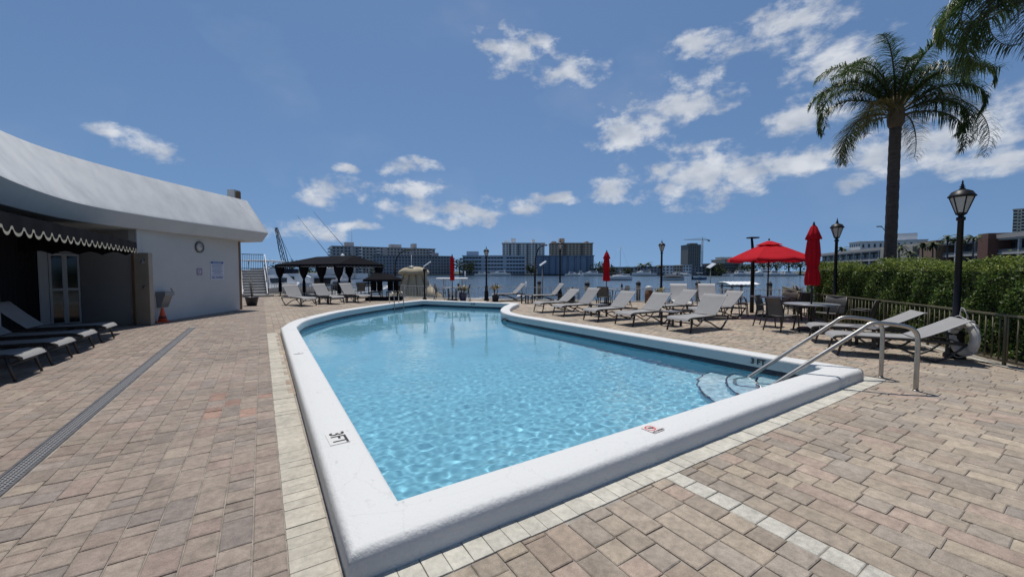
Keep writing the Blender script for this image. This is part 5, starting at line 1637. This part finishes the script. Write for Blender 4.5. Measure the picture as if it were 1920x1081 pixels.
# low houses along the shore
k = 0
lows = [(1116, 1150, 503, 'low green grey shore house beside the dark blue block', w_greyd, 2, 5), (1152, 1196, 501, 'pale low shore house behind the moored sailboat', w_grey, 2, 6),
        (1200, 1238, 500, 'grey low apartment house beside a lantern post', w_greyd, 3, 6), (1241, 1262, 498, 'pale low apartment house at the water left of a brown one', w_white, 3, 3),
        (1263, 1279, 498, 'brown low apartment house between two pale ones', w_tan, 3, 3), (1280, 1296, 497, 'white low apartment house at the foot of the new tower', w_white, 3, 3),
        (1297, 1328, 500, 'grey low apartment house below the tower crane', w_greyd, 3, 5)]
for (a, b, yt, lab, wm, fl_, nc) in lows:
    slab_building('shore_house', at(a, 262), at(b, 262), 12, G0, zat(yt, 262), lab, wm, fl_, nc, parapet=.3)
slab_building('office_block', at(1336, 255), at(1384, 255), 14, G0, zat(495, 255), 'dark low office block with long window bands', mat('wall_dark', (.10, .10, .10), .9), 4, 8, win=(.9, .45), bands=mat('band_grey', (.26, .25, .23), .9))
slab_building('office_block', at(1358, 300), at(1393, 300), 20, G0, zat(487, 300), 'pale gridded office block behind the dark low one', w_grey, 7, 12, win=(.5, .4), boxes=((.0, .6, 1.8),))
slab_building('unfinished_tower', at(1289, 700), at(1313, 700), 30, G0, zat(459, 700), 'tall grey unfinished tower beneath a crane', mat('raw_concrete', (.19, .20, .21), .9), 20, 6, win=(.6, .5), boxes=((.3, .9, 3),))
# tower crane
cranem = mat('crane_grey', (.22, .23, .24), .6)
cx, cy = at(1315.5, 702); D = 702
e = empty('tower_crane', (cx, cy, G0), FACE, label='lattice tower crane beside the unfinished tower', cat='crane')
zt = zat(450, D) - G0
mb = MB()
for sx in (-1, 1):
    for sy in (-1, 1): mb.tube([(sx * 1.1, sy * 1.1, 0), (sx * 1.1, sy * 1.1, zt)], .28, 4)
for k in range(18):
    z = k * zt / 18; s = 1 if k % 2 else -1
    mb.tube([(-1.1 * s, -1.1, z), (1.1 * s, -1.1, z + zt / 18)], .2, 4)
mb.build('mast', cranem, e)
mb = MB(); mb.tube([(-33, 0, zt + .6), (13, 0, zt)], .5, 4); mb.tube([(-33, 0, zt + .6), (0, 0, zt + 2.2), (13, 0, zt)], .3, 4); mb.build('jib', cranem, e)
mb = MB(); mb.tube([(0, 0, zt), (0, 0, zt + 5)], .5, 4); mb.tube([(0, 0, zt + 5), (-20, 0, zt + 1.2)], .16, 4); mb.tube([(0, 0, zt + 5), (11, 0, zt + .5)], .16, 4); mb.build('apex', cranem, e)
MB().box(9.5, 13, -1, 1, zt - 2.5, zt).build('counterweight', cranem, e)

# ---- long balcony building on the right and what stands behind it
def gallery_building():
    a, b = Vector(at(1532, 186)), Vector(at(1960, 75)); d = b - a; L = d.length; rz = math.atan2(d.y, d.x)
    e = empty('gallery_building', (a.x, a.y, G0), rz, label='long three storey building with white open galleries beyond the hedge', cat='building')
    H = 9.2; fh = H / 3
    MB().box(0, L, 2.0, 14, 0, H).build('wall', mat('gallery_wall', (.10, .095, .09), .9), e)
    slab = mat('gallery_white', (.46, .45, .43), .8)
    for f in range(1, 4):
        MB().box(-.4, L + .4, -.2, 14, f * fh - .35, f * fh).build('floor_slab', slab, e)
        if f < 3: MB().box(0, L, -.15, -.05, f * fh + .002, f * fh + .75).build('parapet_rail', mat('gallery_rail', (.16, .16, .16), .8), e)
    MB().box(-.5, L + .5, -.6, 14.2, H, H + .9).build('roof', mat('gallery_roof', (.36, .33, .30), .85), e)
    pm = MB().box(-.2, .2, -.18, .2, 0, H - .36).mesh('pillar', slab)
    n = int(L / 6.0)
    for k in range(n + 1): link('pillar', pm, e, loc=(k * L / n, .0, 0))
    wm = MB().box(-.9, .9, 1.93, 2.1, 0, 1.5).mesh('window', winm)
    for k in range(int(L / 3.2)):
        for f in range(3): link('window', wm, e, loc=(1.6 + k * 3.2, 0, f * fh + .7))
    brick = mat('brick_tower', (.16, .075, .055), .9, var=.2, scale=.8)
    tanb = mat('tan_tower', (.24, .15, .095), .9, var=.15, scale=.8)
    def along(px):
        # where the bearing of column px meets the front of this building
        r = Vector(at(px, 1.0)); M_ = Matrix(((d.x / L, -r.x), (d.y / L, -r.y))); s = M_.inverted() @ (-a); return s.x, s.y
    s0, D0 = along(1736); s1, D1 = along(1767); MB().box(s0, s1, -1.6, 3, 0, zat(452, (D0 + D1) / 2) - G0).build('stair_tower', tanb, e)
    s0, D0 = along(1850); s1, D1 = along(1870); MB().box(s0, s1, -1.8, 3, 0, zat(438, (D0 + D1) / 2) - G0).build('stair_tower', brick, e)
    s0, D0 = along(1655); s1, D1 = along(1716); MB().box(s0, s1, -.9, 2, 0, zat(464, (D0 + D1) / 2) - G0).build('plain_bay', mat('bay_cream', (.34, .31, .25), .9), e)
gallery_building()
slab_building('office_block', at(1611, 300), at(1736, 276), 14, G0, zat(452, 288), 'white office block with dark roof windows behind the palm trunk', w_white, 4, 11, win=(.34, .45), parapet=.4, boxes=((.55, .86, 5),))
o = slab_building('office_wing', at(1590, 316), at(1610.6, 300.5), 10, G0, zat(454, 305), 'narrow white wing with small square windows beside the office block', w_white, 5, 5, win=(.45, .4), parapet=.4)
e = slab_building('apartment_tower', at(1893, 350), at(1968, 333), 9, G0, zat(395, 350), 'cream high rise with stacked balconies beyond the brick stair tower', w_cream, 20, 9, win=(.5, .5), balc_cols=(0, 2, 4, 6, 8), balc_m=w_cream, parapet=1.0)

# ---- trees on the far shore
far_leaf = attr_mat('far_leaf', rough=.6, speckle=.2, sscale=2, bump=0)
TCOL = [(.035, .055, .020), (.045, .065, .022), (.028, .045, .020), (.06, .075, .028)]
def far_tree(px, D, h, rx, label, seed, leaf=.8, n=520, z0=G0, name='shade_tree', cols=TCOL):
    r = np.random.RandomState(seed); x, y = at(px, D)
    e = empty(name, (x, y, z0), r.uniform(0, 6), label=label, cat='tree', group='trees on the far shore')
    mb = MB(); mb.tube([(0, 0, 0), (.1, .0, h * .35), (.0, .1, h * .6)], [.05 * h, .035 * h, .015 * h], 6)
    for k in range(4):
        a = k * 1.6 + seed; mb.tube([(0, 0, h * .35), (rx * .5 * math.cos(a), rx * .5 * math.sin(a), h * .65)], [.02 * h, .008 * h], 5)
    mb.build('trunk', bark, e)
    P = []; Nn = []
    lobes = [(r.uniform(-.55, .55) * rx, r.uniform(-.5, .5) * rx, h * r.uniform(.26, .80), rx * r.uniform(.36, .6)) for k in range(9)]
    for i in range(n):
        c = lobes[r.randint(9)]; v = r.normal(0, 1, 3); v /= np.linalg.norm(v); rr_ = c[3] * r.uniform(.55, 1.08)
        P.append((c[0] + v[0] * rr_, c[1] + v[1] * rr_, c[2] + v[2] * rr_ * .75)); Nn.append(v)
    V, F, C = leaf_cloud(np.array(P), np.array(Nn), leaf, cols, seed + 5, .6)
    link('crown', np_mesh('crown', V, F, far_leaf, col=C), e)
for i, (px, D, h, rx, lab) in enumerate([
    (862, 256, 10.5, 6.5, 'dark tree between the grey wing and the pale blue block'), (880, 254, 11, 6, 'dark round tree in front of the pale blue block'),
    (996, 256, 6.5, 4, 'small tree between the pale and the dark blue blocks'), (1122, 255, 8, 7, 'broad tree beside the dark blue block'), (1142, 256, 6, 5, 'low tree behind the closed umbrella'),
    (1178, 256, 5, 5, 'low shore tree behind the sailboat'), (1331, 256, 8, 4, 'tree behind the thin solar light'), (1350, 250, 7, 6, 'tree in front of the dark low office block'),
    (1396, 250, 8, 6.5, 'green tree right of the pale gridded office block'), (1412, 252, 9, 7, 'green tree behind the flood light pole'), (1432, 250, 13, 8, 'tall dark tree seen under the open umbrella'),
    (1455, 250, 13, 9, 'tall dark tree behind the umbrella pole'), (1478, 250, 12, 8, 'dark tree behind the dry potted plant'), (1500, 245, 12, 8, 'dark tree left of the tall closed umbrella'),
    (1528, 235, 10, 8, 'dark tree between the closed umbrella and the hedge'), (705, 60, 4.2, 1.6, 'dark tree behind the small black canopy'), (515, 258, 8, 9, 'broad shore tree behind the outdoor stair'), (548, 258, 9, 9, 'broad shore tree behind the crane boom'), (580, 258, 8, 9, 'broad shore tree behind the cabana roof, left of the grey block'), (606, 258, 7, 7, 'low shore tree at the left end of the long grey block')]):
    far_tree(px, D, h, rx, lab, 40 + i, leaf=.95 if D > 100 else .22)
def far_palm(px, D, ztop, label, seed, L=3.0, z0=G0, n=16):
    x, y = at(px, D); r = np.random.RandomState(seed)
    e = empty('distant_palm', (x, y, z0), label=label, cat='palm tree', group='palms on the far shore')
    H = ztop - z0 - L * .25
    mb = MB(); mb.tube([(0, 0, 0), (.1, 0, H * .5), (.0, .1, H)], [.22, .17, .13], 6); mb.build('trunk', palm_bark, e)
    V = []; F = []; C = []
    for i in range(n):
        az = 2 * math.pi * i / n + r.uniform(-.2, .2); el = r.uniform(-.3, 1.1); d = np.array((math.cos(az), math.sin(az), 0)); s = np.array((-d[1], d[0], 0)); p = np.array((0, 0, H)); n0 = len(V); col = np.array(TCOL[r.randint(4)])
        for k in range(6):
            w = L * .13 * math.sin(math.pi * (.15 + .8 * k / 5))
            V += [p - s * w - (0, 0, w * .5), p, p + s * w - (0, 0, w * .5)]
            p = p + (d * math.cos(el) + np.array((0, 0, math.sin(el)))) * L / 5; el -= .38
        for k in range(5):
            F += [(n0 + 3 * k, n0 + 3 * k + 1, n0 + 3 * k + 4, n0 + 3 * k + 3), (n0 + 3 * k + 1, n0 + 3 * k + 2, n0 + 3 * k + 5, n0 + 3 * k + 4)]; C += [col, col]
    link('crown', np_mesh('crown', V, F, far_leaf, col=np.array(C)), e)
for i, (px, D, yt, L, lab) in enumerate([(1203, 250, 494, 4.0, 'dark palm left of the lantern post across the water'), (1215, 250, 492, 4.0, 'slim palm beside the lantern post across the water'), (1238, 250, 497, 3.5, 'palm behind the lantern post across the water'),
    (1684, 95, 459, 2.2, 'palm in front of the cream bay right of the palm trunk'), (1702, 90, 470, 2.0, 'short palm in front of the cream bay'), (1728, 100, 456, 2.2, 'palm in front of the tan stair tower'), (1747, 95, 455, 2.2, 'palm hiding the middle of the tan stair tower'),
    (1774, 85, 442, 1.9, 'palm rising above the gallery roof right of the tan stair tower'), (1794, 84, 444, 2.2, 'palm rising above the gallery roof left of the lantern post'), (1822, 82, 442, 1.9, 'palm rising above the gallery roof right of the lantern post'), (1577, 170, 464, 3.6, 'palm above the gallery roof beside a lantern post')]):
    far_palm(px, D, zat(yt, D), lab, 90 + i, L)

# ---- pilings
pile_m = mat('piling_wood', (.055, .048, .040), .9, var=.3, scale=6)
cap_m = mat('piling_cap', (.03, .03, .035), .6)
def piling(px, D, ytop, label, r=.15):
    x, y = at(px, D); zt = zat(ytop, D)
    e = empty('dock_piling', (x, y, SEA_Z - .5), label=label, cat='piling', group='dark capped pilings beyond the railing')
    h = zt - SEA_Z + .5
    mb = MB(); mb.lathe([(r, 0), (r * .97, h - .22)], 12); mb.build('pile', pile_m, e)
    mb = MB(); mb.lathe([(r * 1.12, h - .24), (r * 1.12, h - .17), (0.01, h)], 12); mb.build('cap', cap_m, e)
piling(1011, 24.5, 524, 'capped piling next to the curved street light', .115)
piling(1101, 24, 526, 'capped piling behind the closed umbrella table')
piling(1197, 23, 525, 'thick capped piling left of the yellow plant', .13)
piling(1309, 22, 525, 'thick capped piling between the two pale loungers', .14)
piling(1443, 22.5, 526, 'capped piling behind the open umbrella pole', .14)
piling(1166, 25, 530, 'thin pale topped piling right of the closed umbrella', .06)

# ---- boats
hullw = mat('boat_white', (.74, .74, .73), .3, var=.05, scale=1, coat=.2); boatwin = mat('boat_window', (.015, .02, .025), .1); navy = mat('navy_cover', (.014, .018, .030), .75, var=.3, scale=1.5)
teak = mat('boat_trim', (.30, .18, .09), .6); tanc = mat('tan_canvas', (.42, .355, .24), .85, var=.15, scale=1.5, bump=.2, bscale=4)
alu = mat('aluminium', (.45, .46, .47), .35, .8)
def hull(L, B, H, m, e, name='hull'):
    rows = []
    for i in range(9):
        t = i / 8; x = L * (t - .5); b = B / 2 * (1 - max(0, (t - .45) / .55) ** 2.2) + .02; sh = H * (1 + .28 * t * t); kz = -.3 * (1 - t ** 3)
        rows.append([(x, -b, sh), (x, -b * .92, sh * .45), (x, -b * .6, 0), (x, 0, kz), (x, b * .6, 0), (x, b * .92, sh * .45), (x, b, sh)])
    mb = MB(); mb.grid(rows, True)
    mb.add(rows[0], [tuple(range(6, -1, -1))])
    for i in range(8): mb.add([rows[i][0], rows[i][6], rows[i + 1][6], rows[i + 1][0]], [(0, 1, 2, 3)])
    return mb.build(name, m, e)
def boat(px, D, L, rz, kind, label, name='motor_boat', hm=None, group='boats moored in the bay'):
    x, y = at(px, D)
    e = empty(name, (x, y, SEA_Z), FACE + R(rz), label=label, cat='boat', group=group)
    hm = hm or hullw; B = L * .30; H = L * .105 + .25
    hull(L, B, H, hm, e)
    if kind in ('cruiser', 'sport'):
        mb = MB(); z0 = H * 1.0; rows = []
        pr = [(-.28, .0, .8), (-.26, L * .11, .78), (.08, L * .115, .74), (.30, .02, .6)]
        mb.add([(-.28 * L, -B * .38, z0), (.32 * L, -B * .26, z0 + H * .18), (.32 * L, B * .26, z0 + H * .18), (-.28 * L, B * .38, z0), (-.26 * L, -B * .33, z0 + L * .11), (.10 * L, -B * .28, z0 + L * .115), (.10 * L, B * .28, z0 + L * .115), (-.26 * L, B * .33, z0 + L * .11)],
               [(3, 2, 1, 0), (4, 5, 6, 7), (0, 1, 5, 4), (1, 2, 6, 5), (2, 3, 7, 6), (3, 0, 4, 7)])
        cb = mb.build('cabin', hullw, e)
        for s in (-1, 1): MB().box(-.22 * L, .05 * L, s * B * .345 - .012, s * B * .345 + .012, z0 + L * .045, z0 + L * .085).build('side_window', boatwin, cb)
        MB().box(-.275 * L, -.262 * L, -B * .25, B * .25, z0 + L * .03, z0 + L * .09).build('rear_window', boatwin, cb)
        if kind == 'sport':
            z1 = z0 + L * .115
            for s in (-1, 1):
                for xx in (-.2, .02): mb = MB(); mb.tube([(xx * L, s * B * .24, z1), (xx * L * .9, s * B * .24, z1 + L * .10)], .03, 5); mb.build('bridge_post', alu, e)
            MB().box(-.24 * L, .05 * L, -B * .3, B * .3, z1 + L * .10, z1 + L * .112, bev=.03).build('hardtop', hullw, e)
            MB().box(-.16 * L, .0 * L, -B * .24, B * .24, z1, z1 + L * .045).build('flybridge', hullw, e)
        else:
            mb = MB(); mb.tube([(-.18 * L, -B * .3, z0 + L * .11), (-.22 * L, -B * .3, z0 + L * .18), (-.22 * L, B * .3, z0 + L * .18), (-.18 * L, B * .3, z0 + L * .11)], .05, 5); mb.build('radar_arch', hullw, e)
    elif kind == 'open':
        z0 = H
        MB().box(-.06 * L, .06 * L, -B * .2, B * .2, z0 * .8, z0 + .7).build('console', hullw, e)
        for s in (-1, 1):
            for xx in (-.1, .1): mb = MB(); mb.tube([(xx * L, s * B * .28, z0), (xx * L, s * B * .28, z0 + 1.5)], .03, 5); mb.build('top_post', alu, e)
        MB().box(-.18 * L, .16 * L, -B * .38, B * .38, z0 + 1.5, z0 + 1.58, bev=.03).build('hardtop', hullw, e)
        MB().box(.05 * L, .07 * L, -B * .22, B * .22, z0 + .7, z0 + 1.2).build('windscreen', boatwin, e)
        MB().box(-.56 * L, -.50 * L, -.2, .2, .1, z0 + .4).build('outboard', navy, e)
    elif kind == 'sail':
        MB().box(-.2 * L, .12 * L, -B * .26, B * .26, H, H + .45, bev=.06).build('cabin', hullw, e)
        mb = MB(); mb.tube([(.05 * L, 0, H), (.05 * L, 0, H + L * 1.12)], .07, 6); mb.build('mast', alu, e)
        mb = MB(); mb.tube([(.05 * L, 0, H + 1.1), (-.35 * L, 0, H + 1.2)], .12, 6); mb.build('boom', navy, e)
        mb = MB()
        for q in ((.5, 0), (-.5, 0)): mb.tube([(q[0] * L, q[1], H * 1.1), (.05 * L, 0, H + L * 1.10)], .018, 4)
        mb.build('stay', alu, e)
    elif kind == 'covered':
        rows = []
        for i in range(9):
            t = i / 8; b = B / 2 * (1 - max(0, (t - .5) / .5) ** 2) + .05; hh = H + L * .09 * math.sin(math.pi * (.12 + .8 * t)) + .1
            rows.append([(L * (t - .5) * .98, b * 1.03 * math.cos(a), H * .75 + (hh - H * .75) * math.sin(a)) for a in [math.pi * j / 8 for j in range(9)]])
        mb = MB(); mb.grid(rows, True); mb.add(rows[0], [tuple(range(9))]); mb.build('cover', navy, e)
    return e
FB = 'boats along the far shore'
boat(1160, 128, 9.0, 5, 'sail', 'white sailboat with a bare mast moored in the bay', 'sailing_boat')
boat(1168, 220, 8, 5, 'open', 'small white open boat behind the moored sailboat')
boat(1260, 128, 7.0, 170, 'covered', 'small dark covered boat moored right of the yellow plant')
boat(1268, 140, 6.0, 10, 'open', 'small pale boat just behind the dark covered one')
boat(1312, 135, 5.2, 8, 'open', 'small blue hulled boat moored below the crane', hm=mat('boat_blue', (.10, .16, .25), .4))
for i, (px, D, L, rz, kd, lab) in enumerate([(905, 246, 10, 10, 'cruiser', 'white cruiser at the pale blue block left of a lantern post'), (938, 248, 13, 170, 'cruiser', 'larger white cruiser at the pale blue block right of a lantern post'), (922, 250, 8, 5, 'open', 'small boat between two cruisers at the pale blue block'),
    (1088, 240, 9, 92, 'sport', 'white boat with flying bridge seen end on'), (1110, 243, 13, 172, 'cruiser', 'white cruiser at the right edge of the dark blue block'), (1073, 246, 9, 5, 'cruiser', 'low white cruiser at the dark blue block'),
    (1207, 238, 14, 172, 'cruiser', 'white cruiser left of the lantern post across the bay'), (1256, 250, 9, 5, 'open', 'white boat before the pale low apartment house'), (1272, 250, 9, 5, 'cruiser', 'white boat before the brown low apartment house'),
    (1286, 246, 8, 100, 'sport', 'upright white boat before the white low apartment house'), (1390, 240, 13, 8, 'cruiser', 'white cruiser left of the flood light pole'), (1412, 240, 11, 5, 'sport', 'white sport boat behind the flood light pole'), (1430, 238, 14, 172, 'sport', 'large white sport boat under the open umbrella'),
    (1452, 236, 13, 8, 'cruiser', 'white cruiser right of the umbrella pole'), (1478, 236, 12, 4, 'cruiser', 'white cruiser behind the dry potted plant'), (1365, 246, 8, 5, 'open', 'small white boat before the gridded office block')]):
    boat(px, D, L, rz, kd, lab, group=FB)
for i, (px, yt, lab) in enumerate([(1436, 470, 'bare mast beside the umbrella pole'), (1462, 484, 'bare mast in front of the tall dark trees')]):
    x, y = at(px, 239); e = empty('boat_mast', (x, y, SEA_Z), label=lab, cat='mast')
    mb = MB(); mb.tube([(0, 0, 0), (0, 0, zat(yt, 239) - SEA_Z)], .10, 5); mb.build('pole', alu, e)
# near marina, left
MG = 'boats in the marina behind the cabana'
boat(676, 33, 9.5, 78, 'sport', 'white sport fishing boat seen from astern right of the cabana curtains', group=MG)
boat(628, 35, 11, 100, 'sport', 'white sport fishing boat behind the cabana with a radar dome', group=MG)
boat(562, 30, 7.5, 12, 'covered', 'boat under a dark navy cover behind the railing', group=MG)
boat(545, 45, 11, 20, 'cruiser', 'white cruiser behind the navy covered boat', group=MG)
boat(590, 52, 11, 165, 'cruiser', 'white cruiser seen between the cabana curtains', group=MG)
boat(508, 36, 11, 95, 'sport', 'white yacht behind the outdoor stair', group=MG)
x, y = at(643, 36)
e = empty('radar_dome', (x, y, SEA_Z), label='white radar dome on a mast above the cabana roof', cat='radar')
mb = MB(); mb.tube([(0, 0, 0), (0, 0, 4.1)], .05, 6); mb.build('mast', alu, e)
mb = MB(); mb.lathe([(.17, 4.1), (.17, 4.32), (.15, 4.42), (.08, 4.50), (0, 4.52)], 14); mb.build('dome', hullw, e)
for i, (p0, p1, lab) in enumerate([(((560, 405)), (620, 482), 'thin dark outrigger pole leaning over the cabana, the lower one'), (((590, 397)), (642, 458), 'thin dark outrigger pole leaning over the cabana, the upper one')]):
    D = 36; a = Vector((*at(p1[0], D), zat(p1[1], D))); b = Vector((*at(p0[0], D + 1), zat(p0[1], D + 1)))
    foot = a + (a - b) * .55
    e = empty('outrigger_pole', tuple(foot), label=lab, cat='pole')
    mb = MB(); mb.tube([(0, 0, 0), tuple(a - foot), tuple(b - foot)], [.035, .03, .014], 6); mb.build('pole', navy, e)
for i, (px, yt, D, lab) in enumerate([(661, 428, 40, 'thin white antenna above the cabana roof'), (679, 455, 38, 'short white antenna right of the cabana ridge'), (772, 478, 27, 'thin antenna above the tan boat cover'), (872, 508, 30, 'pale mooring pole beside the boat hardtop')]):
    x, y = at(px, D); e = empty('antenna', (x, y, SEA_Z), label=lab, cat='pole'); mb = MB(); mb.tube([(0, 0, 0), (0, 0, zat(yt, D) - SEA_Z)], .022 if i < 3 else .05, 5); mb.build('pole', alu, e)
# tan canvas boat cover
x, y = at(776, 26.5)
e = empty('covered_boat', (x, y, SEA_Z), FACE + R(6), label='boat under a peaked tan canvas cover behind the railing', cat='boat')
hull(5.2, 2.2, .85, hullw, e)
mb = MB(); rows = []
for (z, rx, ry, dx) in ((3.22, .10, .1, 0), (3.20, .40, .3, 0), (3.12, .72, .5, 0), (2.98, .95, .62, 0), (2.84, 1.03, .68, .0), (2.76, .98, .66, .0), (2.74, .78, .56, .02), (2.45, .84, .60, .03), (2.1, .98, .72, .05), (1.85, 1.12, .9, .08), (1.62, 1.42, 1.0, .12), (1.40, 1.72, 1.1, .16), (.85, 1.8, 1.15, .16)):
    rows.append([(dx + rx * math.copysign(abs(math.cos(t)) ** .7, math.cos(t)), ry * math.copysign(abs(math.sin(t)) ** .7, math.sin(t)), z + .03 * math.sin(5 * t)) for t in [2 * math.pi * k / 40 for k in range(40)]])
mb.grid(rows, True, closed=True); mb.add(rows[0], [tuple(range(40))]); o = mb.build('canvas_cover', tanc, e)
mb = MB(); mb.lathe([(.16, 3.2), (.16, 3.28), (.0, 3.31)], 12, (-.15, 0, 0)); mb.build('radar', hullw, e)
for t in (.9, 1.35, 1.8, 2.25):
    a = -t; mb = MB(); mb.tube([(.86 * math.cos(a), .56 * math.sin(a), 2.8), (1.28 * math.cos(a), .84 * math.sin(a), 2.0), (2.04 * math.cos(a), 1.19 * math.sin(a), 1.25)], .03, 5); mb.build('seam', mat('canvas_seam', (.22, .18, .12), .9), e)
# boat with white hardtop at the far railing
boat(850, 27.5, 6.2, 4, 'open', 'centre console boat with a broad white hardtop beyond the far table', group=MG)
# floating dock with white rail
x, y = at(915, 27)
e = empty('floating_dock', (x, y, SEA_Z), FACE + R(14), label='grey floating dock with white edge beyond the far railing', cat='dock')
MB().box(-3.2, 6.5, -.7, .7, .05, .55).build('deck', mat('dock_planks', (.33, .32, .30), .9, var=.25, scale=2, stretch=(8, 1, 1)), e)
MB().box(-3.2, 6.5, -.74, -.702, .35, .62).build('edge_beam', rail_w, e)
for k in range(4): MB().box(-2.8 + k * 3, -2.65 + k * 3, -.95, -.75, -.4, 1.5).build('dock_pile', rail_w, e)
# white cover of a boat lift
x, y = at(1382, 23.5)
e = empty('boat_lift', (x, y, SEA_Z), FACE + R(4), label='boat lift with a scalloped white canopy beyond the railing', cat='boat lift')
for sx in (-.62, .62):
    for sy in (-.5, .5): MB().box(sx - .05, sx + .05, sy - .05, sy + .05, 0, 2.15).build('post', mat('lift_post', (.42, .38, .33), .8), e)
mb = MB(); rows = []
for i in range(15):
    xx = -.92 + 1.84 * i / 14
    rows.append([(xx, yy, 2.17 + .14 * (1 - (yy / .8) ** 2) + (.03 if i % 2 else 0)) for yy in (-.8, -.4, 0, .4, .8)])
mb.slab(rows, .05); mb.build('canopy', mat('canopy_white', (.66, .67, .67), .6), e)
MB().box(-.75, .75, -.6, .6, 2.03, 2.08).build('canopy_frame', frame_m, e)
# small white dome boat light by the dock
x, y = at(977, 40)
e = empty('dinghy', (x, y, SEA_Z), FACE, label='tiny white domed dinghy on the bay beside a pale pole', cat='boat')
mb = MB(); mb.lathe([(.42, .0), (.5, .28), (.48, .4), (.3, .62), (.0, .70)], 16); mb.build('cover', hullw, e)
mb = MB(); mb.tube([(.5, 0, 0), (.5, 0, 1.9)], .06, 6); mb.build('pole', rail_w, e)
# barge crane far left
D = 110; x, y = at(538, D)
e = empty('barge_crane', (x, y, SEA_Z), FACE, label='dark lattice crane boom rising behind the cabana', cat='crane')
MB().box(-6, 6, -3, 3, -.3, 1.2).build('barge', navy, e)
MB().box(-2, 2.5, -1.5, 1.5, 1.2, 3.6).build('cab', navy, e)
b0 = Vector((.3, 0, 2.5)); b1 = Vector(((520.5 - 538) / 740 * D, 0, zat(427, D) - SEA_Z))
mb = MB(); dv = (b1 - b0)
for sx in (-.55, .55):
    for sy in (-.55, .55): mb.tube([b0 + Vector((sx, sy, 0)), b0 + dv * .5 + Vector((sx, sy, 0)), b1 + Vector((sx * .4, sy * .4, 0))], .10, 4)
for k in range(14):
    s = 1 if k % 2 else -1; w = .55 if k < 7 else .55 - .03 * (k - 7)
    mb.tube([b0 + dv * (k / 14) + Vector((-w * s, -w, 0)), b0 + dv * ((k + 1) / 14) + Vector((w * s, -w, 0))], .07, 4)
mb.build('boom', navy, e)
mb = MB(); mb.tube([b1, b1 + Vector((.9, 0, -8))], .04, 4); mb.tube([b1, Vector((2.5, 0, 4))], .04, 4); mb.build('cable', navy, e)
